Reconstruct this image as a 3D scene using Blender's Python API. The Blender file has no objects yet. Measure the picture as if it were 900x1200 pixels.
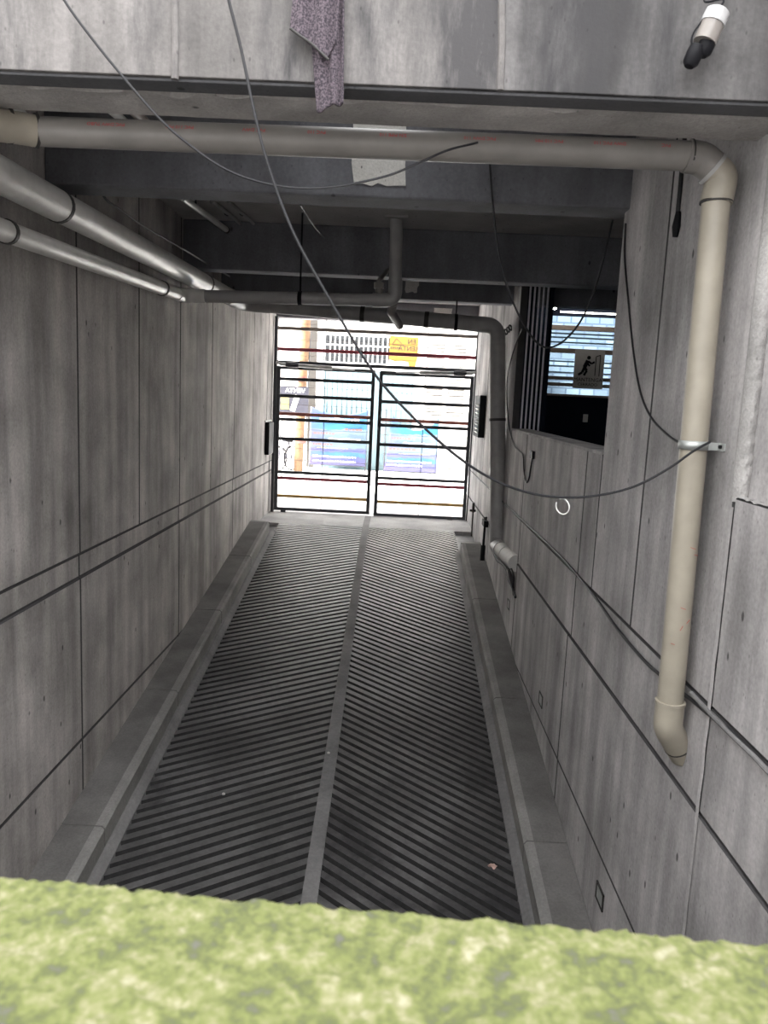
import bpy, bmesh, math, random
from mathutils import Vector, Matrix, noise
random.seed(7)
SC = bpy.context.scene
COL = SC.collection
PI = math.pi

# ------------------------------------------------------------------ camera, sky, exposure
CAM = Vector((0.0, 0.0, 2.0))          # eye about 4 m above the ramp foot, 2 m above the street
F_PX = 900.0                           # for a 900 x 1200 frame

def cam_axes():
    fw = Vector(((466 - 450) / F_PX, (467 - 600) / F_PX, 1.0)).normalized()
    s = 0.048
    t = -(fw.x + fw.y * s) / fw.z
    ax = Vector((1.0, s, t)).normalized()
    dn = fw.cross(ax)
    if dn.y < 0: dn = -dn
    return Matrix((ax, fw, -dn))       # rows: world axes seen in camera coordinates
RM = cam_axes()
cd = bpy.data.cameras.new('camera')
cam = bpy.data.objects.new('camera', cd)
COL.objects.link(cam)
right = RM.col[0]; up = -RM.col[1]; back = -RM.col[2]
cam.matrix_world = Matrix(((right.x, up.x, back.x, CAM.x), (right.y, up.y, back.y, CAM.y),
                           (right.z, up.z, back.z, CAM.z), (0, 0, 0, 1)))
cd.sensor_fit = 'VERTICAL'; cd.sensor_height = 36.0; cd.lens = 36.0 * F_PX / 1200.0
cd.clip_start = 0.02; cd.clip_end = 200
cd.dof.use_dof = True; cd.dof.focus_distance = 6.0; cd.dof.aperture_fstop = 7.5
SC.camera = cam

world = bpy.data.worlds.new('overcast_sky'); SC.world = world
world.use_nodes = True
wn = world.node_tree.nodes; wl = world.node_tree.links
bg = wn['Background']
tc = wn.new('ShaderNodeTexCoord'); sx = wn.new('ShaderNodeSeparateXYZ'); rp = wn.new('ShaderNodeValToRGB')
wl.new(tc.outputs['Generated'], sx.inputs[0]); wl.new(sx.outputs['Z'], rp.inputs[0])
rp.color_ramp.elements[0].position = 0.0; rp.color_ramp.elements[0].color = (0.80, 0.82, 0.86, 1)
rp.color_ramp.elements[1].position = 0.7; rp.color_ramp.elements[1].color = (1.0, 1.0, 1.0, 1)
wl.new(rp.outputs[0], bg.inputs['Color'])
bg.inputs['Strength'].default_value = 1.0

SC.view_settings.view_transform = 'Standard'
SC.view_settings.look = 'None'
SC.view_settings.gamma = 1.0
SC.view_settings.use_curve_mapping = False
SC.view_settings.exposure = 2.9
SC.cycles.max_bounces = 16; SC.cycles.diffuse_bounces = 12

sl = bpy.data.lights.new('sun', 'SUN'); sl.energy = 6.5; sl.angle = math.radians(12); sl.color = (1.0, 0.97, 0.92)
sun = bpy.data.objects.new('sun', sl); COL.objects.link(sun)
sun.rotation_euler = (-Vector((-0.75, -0.35, 1.0))).to_track_quat('-Z', 'Y').to_euler()
sun.location = (-8, -4, 14)

# ------------------------------------------------------------------ helpers
# All shapes are given relative to the eye point (z = 0 at the eye); CAM is added on build.
def ray(px, py):
    return RM @ Vector(((px - 450) / F_PX, (py - 600) / F_PX, 1.0))
def atY(px, py, y): r = ray(px, py); return r * (y / r.y)
def atX(px, py, x): r = ray(px, py); return r * (x / r.x)
def atZ(px, py, z): r = ray(px, py); return r * (z / r.z)

ORG = {}
class MB:
    def __init__(self):
        self.v = []; self.f = []; self.m = []; self.mi = 0
    def add(self, vs, fs):
        n = len(self.v); self.v += [Vector(p) for p in vs]
        for f in fs: self.f.append(tuple(n + i for i in f)); self.m.append(self.mi)
        return self
    def box(self, x0, x1, y0, y1, z0, z1):
        vs = [(x, y, z) for z in (z0, z1) for y in (y0, y1) for x in (x0, x1)]
        return self.add(vs, [(0, 2, 3, 1), (4, 5, 7, 6), (0, 1, 5, 4), (2, 6, 7, 3), (0, 4, 6, 2), (1, 3, 7, 5)])
    def bar(self, a, b, w, h, up=(0, 0, 1)):
        a = Vector(a); b = Vector(b); d = (b - a).normalized(); u = Vector(up)
        s = d.cross(u)
        if s.length < 1e-4: s = d.cross(Vector((1, 0, 0)))
        s.normalize(); u = s.cross(d)
        vs = []
        for p in (a, b):
            for i, j in ((-1, -1), (1, -1), (1, 1), (-1, 1)):
                vs.append(p + s * (i * w / 2) + u * (j * h / 2))
        return self.add(vs, [(0, 1, 2, 3), (7, 6, 5, 4), (0, 4, 5, 1), (1, 5, 6, 2), (2, 6, 7, 3), (3, 7, 4, 0)])
    def tube(self, path, r, n=12, caps=True):
        path = [Vector(p) for p in path]; k = len(path)
        rr = r if isinstance(r, (list, tuple)) else [r] * k
        T = [(path[min(i + 1, k - 1)] - path[max(i - 1, 0)]).normalized() for i in range(k)]
        u = T[0].orthogonal().normalized()
        vs = []
        for i in range(k):
            u = (u - T[i] * u.dot(T[i])).normalized(); w = T[i].cross(u)
            for j in range(n):
                a = 2 * PI * j / n
                vs.append(path[i] + (u * math.cos(a) + w * math.sin(a)) * rr[i])
        fs = []
        for i in range(k - 1):
            for j in range(n):
                fs.append((i * n + j, i * n + (j + 1) % n, (i + 1) * n + (j + 1) % n, (i + 1) * n + j))
        if caps:
            fs.append(tuple(reversed(range(n)))); fs.append(tuple((k - 1) * n + j for j in range(n)))
        return self.add(vs, fs)
    def prism(self, poly, axis, a, b):
        n = len(poly); vs = []
        for t in (a, b):
            for p, q in poly:
                vs.append({'x': (t, p, q), 'y': (p, t, q), 'z': (p, q, t)}[axis])
        fs = [tuple(range(n)), tuple(reversed(range(n, 2 * n)))]
        for i in range(n): fs.append((i, n + i, n + (i + 1) % n, (i + 1) % n))
        return self.add(vs, fs)
    def torus(self, c, ax, R, r, n=24, m=8, a0=0, a1=2 * PI):
        ax = Vector(ax).normalized(); u = ax.orthogonal().normalized(); w = ax.cross(u)
        full = abs(a1 - a0 - 2 * PI) < 1e-6
        cnt = n if full else n + 1
        vs = []; fs = []
        for i in range(cnt):
            a = a0 + (a1 - a0) * i / n; d = u * math.cos(a) + w * math.sin(a)
            for j in range(m):
                b = 2 * PI * j / m
                vs.append(Vector(c) + d * (R + r * math.cos(b)) + ax * (r * math.sin(b)))
        for i in range(n):
            i2 = (i + 1) % cnt
            for j in range(m): fs.append((i * m + j, i2 * m + j, i2 * m + (j + 1) % m, i * m + (j + 1) % m))
        return self.add(vs, fs)
    def grid(self, fn, nu, nv):
        vs = [fn(i / nu, j / nv) for j in range(nv + 1) for i in range(nu + 1)]
        fs = [(j * (nu + 1) + i, j * (nu + 1) + i + 1, (j + 1) * (nu + 1) + i + 1, (j + 1) * (nu + 1) + i)
              for j in range(nv) for i in range(nu)]
        return self.add(vs, fs)
    def build(self, name, mat, parent=None, origin=None, bevel=0.0, smooth=False, solid=0.0, fix=True, **tags):
        me = bpy.data.meshes.new(name)
        lo = Vector([min(p[i] for p in self.v) for i in range(3)]); hi = Vector([max(p[i] for p in self.v) for i in range(3)])
        if origin is None: o = Vector(((lo.x + hi.x) / 2, (lo.y + hi.y) / 2, lo.z))
        else: o = Vector(origin)
        me.from_pydata([p - o for p in self.v], [], self.f)
        mats = mat if isinstance(mat, (list, tuple)) else [mat]
        for m in mats: me.materials.append(m)
        for p, i in zip(me.polygons, self.m): p.material_index = i
        if fix:
            bm = bmesh.new(); bm.from_mesh(me); bmesh.ops.recalc_face_normals(bm, faces=bm.faces[:]); bm.to_mesh(me); bm.free()
        me.update()
        if smooth:
            me.polygons.foreach_set('use_smooth', [True] * len(me.polygons))
            me.set_sharp_from_angle(angle=math.radians(40))
        ob = bpy.data.objects.new(name, me); COL.objects.link(ob)
        place(ob, o, parent)
        if bevel:
            b = ob.modifiers.new('bevel', 'BEVEL'); b.width = bevel; b.segments = 2; b.limit_method = 'ANGLE'
        if solid:
            s = ob.modifiers.new('solid', 'SOLIDIFY'); s.thickness = solid; s.offset = 0
        for k, val in tags.items(): ob[k] = val
        return ob
def place(ob, o, parent):
    ORG[ob.name] = Vector(o)
    if parent is not None:
        ob.parent = parent; ob.location = Vector(o) - ORG[parent.name]
    else: ob.location = Vector(o) + CAM
def tag(o, label, category, group=None, kind=None):
    o['label'] = label; o['category'] = category
    if group: o['group'] = group
    if kind: o['kind'] = kind
    return o
def thing(name, o, label, category, group=None, parent=None):
    e = bpy.data.objects.new(name, None); COL.objects.link(e); e.empty_display_size = 0.1
    place(e, Vector(o), parent)
    return tag(e, label, category, group)
def struct(ob, label, category='structure'):
    ob['kind'] = 'structure'; ob['label'] = label; ob['category'] = category; return ob
def spline(pts, k=8):
    pts = [Vector(p) for p in pts]; out = []
    P = [pts[0] * 2 - pts[1]] + pts + [pts[-1] * 2 - pts[-2]]
    for i in range(1, len(P) - 2):
        for j in range(k):
            t = j / k
            a, b, c, d = P[i - 1], P[i], P[i + 1], P[i + 2]
            out.append(0.5 * (2 * b + (c - a) * t + (2 * a - 5 * b + 4 * c - d) * t * t + (3 * b - a - 3 * c + d) * t ** 3))
    out.append(pts[-1]); return out
def bend(pts, R, k=8):
    """polyline with rounded corners"""
    pts = [Vector(p) for p in pts]; out = [pts[0]]
    for i in range(1, len(pts) - 1):
        a = (pts[i - 1] - pts[i]); b = (pts[i + 1] - pts[i]); la, lb = a.length, b.length; a.normalize(); b.normalize()
        ang = a.angle(b); d = min(R / math.tan(ang / 2), la * 0.49, lb * 0.49)
        p0 = pts[i] + a * d; p1 = pts[i] + b * d
        for j in range(k + 1):
            t = j / k
            out.append((1 - t) ** 2 * p0 + 2 * t * (1 - t) * pts[i] + t * t * p1)
    out.append(pts[-1]); return out
def text_mesh(body, size, mat, name, mtx, parent, ext=0.001, **tags):
    """lettering as a mesh; mtx maps text plane (x right, y up) to eye-relative space"""
    cu = bpy.data.curves.new(name, 'FONT'); cu.body = body; cu.size = size; cu.extrude = ext
    cu.align_x = 'CENTER'; cu.align_y = 'CENTER'; cu.resolution_u = 2
    ob = bpy.data.objects.new(name + '_src', cu); COL.objects.link(ob)
    dg = bpy.context.evaluated_depsgraph_get(); dg.update()
    me = bpy.data.meshes.new_from_object(ob.evaluated_get(dg))
    bpy.data.objects.remove(ob); bpy.data.curves.remove(cu)
    mb = MB(); mb.add([mtx @ v.co for v in me.vertices], [tuple(p.vertices) for p in me.polygons])
    bpy.data.meshes.remove(me)
    return mb.build(name, mat, parent, **tags)
def frame(o, xa, ya):
    xa = Vector(xa); ya = Vector(ya); za = xa.cross(ya)
    return Matrix(((xa.x, ya.x, za.x, o[0]), (xa.y, ya.y, za.y, o[1]), (xa.z, ya.z, za.z, o[2]), (0, 0, 0, 1)))

# ------------------------------------------------------------------ materials
def newmat(name):
    m = bpy.data.materials.new(name); m.use_nodes = True
    return m, m.node_tree.nodes, m.node_tree.links, m.node_tree.nodes['Principled BSDF']
def plain(name, col, rough=0.6, metal=0.0, var=0.12, scale=20.0, bump=0.0, emit=None):
    m, n, l, b = newmat(name)
    b.inputs['Roughness'].default_value = rough; b.inputs['Metallic'].default_value = metal
    tcn = n.new('ShaderNodeTexCoord'); ns = n.new('ShaderNodeTexNoise'); ns.inputs['Scale'].default_value = scale; ns.inputs['Detail'].default_value = 5
    l.new(tcn.outputs['Object'], ns.inputs['Vector'])
    r = n.new('ShaderNodeValToRGB'); r.color_ramp.elements[0].position = 0.3; r.color_ramp.elements[1].position = 0.7
    r.color_ramp.elements[0].color = [c * (1 - var) for c in col] + [1]; r.color_ramp.elements[1].color = [min(1, c * (1 + var)) for c in col] + [1]
    l.new(ns.outputs['Fac'], r.inputs[0]); l.new(r.outputs[0], b.inputs['Base Color'])
    if bump:
        bp = n.new('ShaderNodeBump'); bp.inputs['Strength'].default_value = bump; bp.inputs['Distance'].default_value = 0.01
        l.new(ns.outputs['Fac'], bp.inputs['Height']); l.new(bp.outputs[0], b.inputs['Normal'])
    if emit:
        b.inputs['Emission Color'].default_value = (*emit[0], 1); b.inputs['Emission Strength'].default_value = emit[1]
    return m
def concrete(name, col, var=0.3, streak=0.35, holes=True, rough=0.85, stain=None, bump=0.25, fine=60, hole_scale=5.0, patch=2.0):
    m, n, l, b = newmat(name)
    b.inputs['Roughness'].default_value = rough
    tcn = n.new('ShaderNodeTexCoord')
    def nz(scale, vec=(1, 1, 1), detail=6, ro=0.6):
        mp = n.new('ShaderNodeMapping'); mp.inputs['Scale'].default_value = vec
        l.new(tcn.outputs['Object'], mp.inputs['Vector'])
        t = n.new('ShaderNodeTexNoise'); t.inputs['Scale'].default_value = scale; t.inputs['Detail'].default_value = detail; t.inputs['Roughness'].default_value = ro
        l.new(mp.outputs[0], t.inputs['Vector']); return t.outputs['Fac']
    def mix(f, a, c, mode='MIX'):
        x = n.new('ShaderNodeMix'); x.data_type = 'RGBA'; x.blend_type = mode
        for s, val in ((0, f), (6, a), (7, c)):
            if isinstance(val, (int, float)): x.inputs[s].default_value = val
            elif isinstance(val, (tuple, list)): x.inputs[s].default_value = (*val[:3], 1)
            else: l.new(val, x.inputs[s])
        return x.outputs[2]
    def ramp(v, p0, p1, c0=(0, 0, 0), c1=(1, 1, 1)):
        r = n.new('ShaderNodeValToRGB'); r.color_ramp.elements[0].position = p0; r.color_ramp.elements[1].position = p1
        r.color_ramp.elements[0].color = (*c0, 1); r.color_ramp.elements[1].color = (*c1, 1); l.new(v, r.inputs[0]); return r.outputs[0]
    big = nz(patch, detail=8); st = nz(2.2, (2.2, 2.2, 0.22), 6); fn = nz(fine, detail=3)
    lo = [c * (1 - var) for c in col]; hi = [c * (1 + var) for c in col]
    c1 = ramp(big, 0.3, 0.7, lo, hi)
    sf = ramp(st, 0.35, 0.68, (1 - streak,) * 3, (1 + streak * 0.25,) * 3)
    c2 = mix(1.0, c1, sf, 'MULTIPLY')
    c3 = mix(1.0, c2, ramp(fn, 0.3, 0.7, (0.85,) * 3, (1.1,) * 3), 'MULTIPLY')
    if stain:
        c3 = mix(ramp(nz(stain[1], (1.6, 1.6, 0.35), 9, 0.7), stain[2], stain[3]), c3, stain[0])
    if holes:
        mp = n.new('ShaderNodeMapping'); mp.inputs['Scale'].default_value = (1.0, 1.0, 0.55); l.new(tcn.outputs['Object'], mp.inputs['Vector'])
        vo = n.new('ShaderNodeTexVoronoi'); vo.inputs['Scale'].default_value = hole_scale; l.new(mp.outputs[0], vo.inputs['Vector'])
        h = ramp(vo.outputs['Distance'], 0.05, 0.085, (0.25,) * 3, (1, 1, 1))
        c3 = mix(1.0, c3, h, 'MULTIPLY')
        v2 = n.new('ShaderNodeTexVoronoi'); v2.inputs['Scale'].default_value = 26; l.new(mp.outputs[0], v2.inputs['Vector'])
        c3 = mix(1.0, c3, ramp(v2.outputs['Distance'], 0.05, 0.12, (0.6,) * 3, (1, 1, 1)), 'MULTIPLY')
    l.new(c3, b.inputs['Base Color'])
    bp = n.new('ShaderNodeBump'); bp.inputs['Strength'].default_value = bump; bp.inputs['Distance'].default_value = 0.004
    l.new(fn, bp.inputs['Height']); l.new(bp.outputs[0], b.inputs['Normal'])
    return m

M = {}
M['wall'] = concrete('board_concrete', (0.44, 0.412, 0.395), var=0.38, streak=0.42, patch=1.6, hole_scale=6.5)
M['wall_r'] = concrete('pale_concrete', (0.46, 0.443, 0.442), var=0.38, streak=0.42, patch=1.6, hole_scale=6.5)
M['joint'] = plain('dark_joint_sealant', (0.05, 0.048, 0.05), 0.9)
M['shade_dirt'] = plain('groove_shade_dirt', (0.022, 0.0215, 0.022), 0.8, var=.4)  # rib grooves: dirt plus the groove shade, put into the colour
M['rough'] = concrete('rough_cast_concrete', (0.36, 0.35, 0.34), var=0.35, streak=0.1, fine=110, bump=1.0)
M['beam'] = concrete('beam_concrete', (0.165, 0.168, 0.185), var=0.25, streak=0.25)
M['face'] = concrete('weathered_face_concrete', (0.20, 0.188, 0.182), var=0.3, streak=0.45, stain=((0.05, 0.048, 0.05), 1.6, 0.47, 0.64), patch=3.0, hole_scale=7)
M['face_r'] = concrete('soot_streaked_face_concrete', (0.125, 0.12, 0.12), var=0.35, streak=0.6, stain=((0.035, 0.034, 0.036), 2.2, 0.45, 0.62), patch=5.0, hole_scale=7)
M['dark_strip'] = concrete('dark_soffit_concrete', (0.07, 0.07, 0.075), var=0.3, streak=0.0)
M['lip'] = concrete('lip_mortar', (0.34, 0.325, 0.31), var=0.35, streak=0.0, fine=80, bump=0.8)
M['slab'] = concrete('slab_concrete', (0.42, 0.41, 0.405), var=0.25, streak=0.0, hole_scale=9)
M['mortar'] = concrete('pale_mortar', (0.62, 0.61, 0.58), var=0.2, streak=0.0, fine=90, bump=0.6, hole_scale=16)
M['rib'] = concrete('ribbed_ramp_concrete', (0.105, 0.103, 0.104), var=0.6, streak=0.0, holes=False, rough=0.4, stain=((0.024, 0.0235, 0.026), 0.6, 0.42, 0.62), fine=40, patch=1.1, bump=0.5)
M['apron'] = concrete('ramp_top_concrete', (0.34, 0.335, 0.33), var=0.25, streak=0.0, holes=False, fine=40)
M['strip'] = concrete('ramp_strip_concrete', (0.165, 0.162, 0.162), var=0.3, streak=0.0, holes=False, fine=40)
M['curb'] = concrete('broomed_curb_concrete', (0.135, 0.13, 0.126), var=0.4, streak=0.0, holes=False, fine=70, bump=0.6)
M['curb_edge'] = concrete('trowelled_curb_edge', (0.215, 0.21, 0.203), var=0.3, streak=0.0, holes=False, fine=60)
M['street'] = concrete('street_paving', (0.76, 0.75, 0.73), var=0.08, streak=0.0, holes=False, fine=15)
M['white'] = plain('white_painted_plaster', (0.72, 0.71, 0.69), 0.8, var=0.04, scale=3)
M['pvc'] = plain('cream_pvc', (0.33, 0.30, 0.245), 0.42, var=0.10, scale=9)
M['pvc_w'] = plain('white_pvc', (0.20, 0.188, 0.175), 0.45, var=0.12, scale=9)
M['pvc_l'] = plain('light_grey_pvc', (0.66, 0.65, 0.62), 0.33, var=0.12, scale=7)
M['pvc_m'] = plain('matt_white_pvc', (0.5, 0.49, 0.47), 0.65, var=.12, scale=9)
M['pvc_g'] = plain('grey_pvc', (0.34, 0.335, 0.33), 0.45, var=0.15, scale=7)
M['band'] = plain('dark_coupling_ring', (0.03, 0.028, 0.026), 0.6)
M['red'] = plain('red_ink', (0.42, 0.05, 0.05), 0.6)
M['black'] = plain('black_rubber', (0.007, 0.007, 0.009), 0.55)
M['black'].node_tree.nodes['Principled BSDF'].inputs['Specular IOR Level'].default_value = 0.15
M['cable'] = plain('grey_black_cable', (0.013, 0.013, 0.016), 0.5)
M['bar_d'] = plain('dark_grey_gate_paint', (0.045, 0.047, 0.055), 0.5)
M['bar_m'] = plain('maroon_gate_paint', (0.34, 0.05, 0.075), 0.5)
M['bar_r'] = plain('rust_red_gate_paint', (0.40, 0.13, 0.10), 0.5)
M['bar_o'] = plain('ochre_gate_paint', (0.55, 0.34, 0.11), 0.5)
M['bar_b'] = plain('taupe_gate_paint', (0.24, 0.20, 0.175), 0.5)
M['steel'] = plain('bare_steel', (0.55, 0.55, 0.55), 0.35, 0.9)
M['galv'] = plain('galvanised_steel', (0.45, 0.47, 0.46), 0.45, 0.6)
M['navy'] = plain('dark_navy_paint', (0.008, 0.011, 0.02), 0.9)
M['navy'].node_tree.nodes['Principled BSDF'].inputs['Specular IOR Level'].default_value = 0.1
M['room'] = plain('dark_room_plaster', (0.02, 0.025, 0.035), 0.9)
M['grille'] = plain('pale_grille_paint', (0.75, 0.72, 0.78), 0.5)
M['tube'] = plain('lit_tube', (0.9, 0.9, 0.9), 0.4, emit=((1.0, 0.93, 0.82), 2.2))
M['bulb'] = plain('lit_bulb', (0.9, 0.9, 0.9), 0.4, emit=((1.0, 0.97, 0.9), 12))
M['bluedoor'] = plain('pale_blue_door_paint', (0.135, 0.205, 0.23), 0.5, var=0.05)
M['yellow'] = plain('yellow_vinyl', (0.17, 0.088, 0.009), 0.5, var=0.05)
M['ink'] = plain('dark_ink', (0.02, 0.014, 0.01), 0.7)
M['grey_sign'] = plain('grey_sign_print', (0.026, 0.026, 0.038), 0.5, var=0.2, scale=6)
M['cap'] = plain('white_cap', (0.42, 0.42, 0.42), 0.4)
M['paper'] = plain('white_print', (0.85, 0.85, 0.83), 0.6, var=0.03)
M['pale_y'] = plain('pale_yellow_print', (0.14, 0.12, 0.055), 0.6)
M['orange'] = plain('weathered_orange_post', (0.13, 0.072, 0.034), 0.7, var=0.3, scale=5)
M['tarp'] = plain('white_tarpaulin', (0.15, 0.15, 0.15), 0.6, var=0.04)
M['pink'] = plain('salmon_print', (0.16, 0.055, 0.045), 0.6)
M['winglass'] = plain('dark_window_glass', (0.025, 0.028, 0.032), 0.4)
M['shut'] = plain('ivory_shutter_paint', (0.035, 0.031, 0.027), 0.6, var=0.05)
M['leafm'] = plain('dry_leaf', (0.55, 0.38, 0.33), 0.8, var=0.3)
M['stone'] = plain('pale_pebble', (0.6, 0.58, 0.55), 0.9)
M['clear'] = plain('milky_plastic', (0.22, 0.20, 0.185), 0.3)
M['signg'] = plain('grey_notice_plate', (0.55, 0.53, 0.51), 0.7, var=0.06)

def glass_mat():
    m, n, l, b = newmat('thin_window_glass')
    out = n['Material Output']; tr = n.new('ShaderNodeBsdfTransparent'); gl = n.new('ShaderNodeBsdfGlossy'); mx = n.new('ShaderNodeMixShader')
    tr.inputs[0].default_value = (0.82, 0.9, 0.95, 1); gl.inputs['Roughness'].default_value = 0.05; mx.inputs[0].default_value = 0.06
    l.new(tr.outputs[0], mx.inputs[1]); l.new(gl.outputs[0], mx.inputs[2]); l.new(mx.outputs[0], out.inputs[0]); return m
M['glass'] = glass_mat()

def block_mat():
    m, n, l, b = newmat('painted_blockwork')
    tcn = n.new('ShaderNodeTexCoord'); br = n.new('ShaderNodeTexBrick'); mp = n.new('ShaderNodeMapping')
    mp.inputs['Rotation'].default_value = (PI / 2, 0, 0)
    l.new(tcn.outputs['Object'], mp.inputs[0]); l.new(mp.outputs[0], br.inputs['Vector'])
    br.inputs['Scale'].default_value = 2.2; br.inputs['Color1'].default_value = (0.20, 0.24, 0.28, 1); br.inputs['Color2'].default_value = (0.11, 0.135, 0.165, 1)
    br.inputs['Mortar'].default_value = (0.08, 0.10, 0.13, 1); br.inputs['Mortar Size'].default_value = 0.03
    l.new(br.outputs['Color'], b.inputs['Base Color']); b.inputs['Roughness'].default_value = 0.9; return m
M['block'] = block_mat()

def moss_mat():
    m, n, l, b = newmat('moss_green')
    tcn = n.new('ShaderNodeTexCoord')
    a = n.new('ShaderNodeTexNoise'); a.inputs['Scale'].default_value = 26; a.inputs['Detail'].default_value = 7; a.inputs['Roughness'].default_value = 0.65
    c = n.new('ShaderNodeTexNoise'); c.inputs['Scale'].default_value = 110; c.inputs['Detail'].default_value = 4
    l.new(tcn.outputs['Object'], a.inputs['Vector']); l.new(tcn.outputs['Object'], c.inputs['Vector'])
    r = n.new('ShaderNodeValToRGB'); e = r.color_ramp.elements
    e[0].position = 0.35; e[0].color = (0.075, 0.075, 0.06, 1)
    e[1].position = 0.66; e[1].color = (0.235, 0.226, 0.15, 1)
    for p, col in ((0.42, (0.062, 0.072, 0.025)), (0.50, (0.102, 0.116, 0.035)), (0.58, (0.15, 0.15, 0.072))):
        x = e.new(p); x.color = (*col, 1)
    mx = n.new('ShaderNodeMix'); mx.inputs[0].default_value = 0.4
    l.new(a.outputs['Fac'], mx.inputs[2]); l.new(c.outputs['Fac'], mx.inputs[3]); l.new(mx.outputs[0], r.inputs[0])
    l.new(r.outputs[0], b.inputs['Base Color']); b.inputs['Roughness'].default_value = 0.95
    return m
M['moss'] = moss_mat()

def towel_mat():
    m, n, l, b = newmat('purple_grey_terry')
    tcn = n.new('ShaderNodeTexCoord'); a = n.new('ShaderNodeTexNoise'); a.inputs['Scale'].default_value = 170; a.inputs['Detail'].default_value = 2
    l.new(tcn.outputs['Object'], a.inputs['Vector'])
    r = n.new('ShaderNodeValToRGB'); r.color_ramp.elements[0].position = 0.38; r.color_ramp.elements[1].position = 0.64
    r.color_ramp.elements[0].color = (0.030, 0.025, 0.033, 1); r.color_ramp.elements[1].color = (0.12, 0.096, 0.112, 1)
    l.new(a.outputs['Fac'], r.inputs[0]); l.new(r.outputs[0], b.inputs['Base Color']); b.inputs['Roughness'].default_value = 1.0
    bp = n.new('ShaderNodeBump'); bp.inputs['Strength'].default_value = 0.7; bp.inputs['Distance'].default_value = 0.004
    l.new(a.outputs['Fac'], bp.inputs['Height']); l.new(bp.outputs[0], b.inputs['Normal']); return m
M['towel'] = towel_mat()

def banner_mat():
    m, n, l, b = newmat('printed_blue_banner')
    tcn = n.new('ShaderNodeTexCoord'); s = n.new('ShaderNodeSeparateXYZ'); l.new(tcn.outputs['Generated'], s.inputs[0])
    r = n.new('ShaderNodeValToRGB'); r.color_ramp.interpolation = 'CONSTANT'; e = r.color_ramp.elements
    e[0].position = 0.0; e[0].color = (0.048, 0.046, 0.121, 1); e[1].position = 0.88; e[1].color = (0.031, 0.071, 0.175, 1)
    for p, col in ((0.08, (0.038, 0.042, 0.145)), (0.14, (0.017, 0.075, 0.164)), (0.22, (0.046, 0.055, 0.164)), (0.30, (0.069, 0.105, 0.145)), (0.42, (0.054, 0.088, 0.138)),
                   (0.54, (0.069, 0.109, 0.153)), (0.62, (0.006, 0.085, 0.180)), (0.76, (0.019, 0.094, 0.185))):
        x = e.new(p); x.color = (*col, 1)
    ns = n.new('ShaderNodeTexNoise'); ns.inputs['Scale'].default_value = 5; ns.inputs['Detail'].default_value = 4
    l.new(tcn.outputs['Object'], ns.inputs['Vector'])
    ad = n.new('ShaderNodeMath'); ad.operation = 'MULTIPLY_ADD'; ad.inputs[1].default_value = 0.14; l.new(ns.outputs['Fac'], ad.inputs[0])
    sb = n.new('ShaderNodeMath'); sb.operation = 'SUBTRACT'; sb.inputs[1].default_value = 0.07; l.new(s.outputs['Z'], sb.inputs[0]); l.new(sb.outputs[0], ad.inputs[2])
    l.new(ad.outputs[0], r.inputs[0])
    vi = n.new('ShaderNodeMix'); vi.data_type = 'RGBA'; vi.inputs[7].default_value = (0.065, 0.05, 0.15, 1)
    iv = n.new('ShaderNodeMath'); iv.operation = 'MULTIPLY_ADD'; iv.inputs[1].default_value = -1.5; iv.inputs[2].default_value = 0.55; iv.use_clamp = True
    l.new(s.outputs['X'], iv.inputs[0]); l.new(iv.outputs[0], vi.inputs[0]); l.new(r.outputs[0], vi.inputs[6])
    l.new(vi.outputs[2], b.inputs['Base Color']); b.inputs['Roughness'].default_value = 0.5; return m
M['banner'] = banner_mat()

# ------------------------------------------------------------------ main dimensions (eye-relative)
XL, XR = -2.07, 1.26
ZS = -1.98                         # street
CEIL = 1.56
def zc(y): return -1.87 - 0.155 * (11.05 - y)            # curb top
def zr(y):                                                # ramp surface
    if y < 11.05: return -2.07 - 0.155 * (11.05 - y)
    if y < 12.2:
        t = (y - 11.05) / 1.15; return -2.07 + 0.09 * (1 - (1 - t) ** 2)
    return ZS

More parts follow.
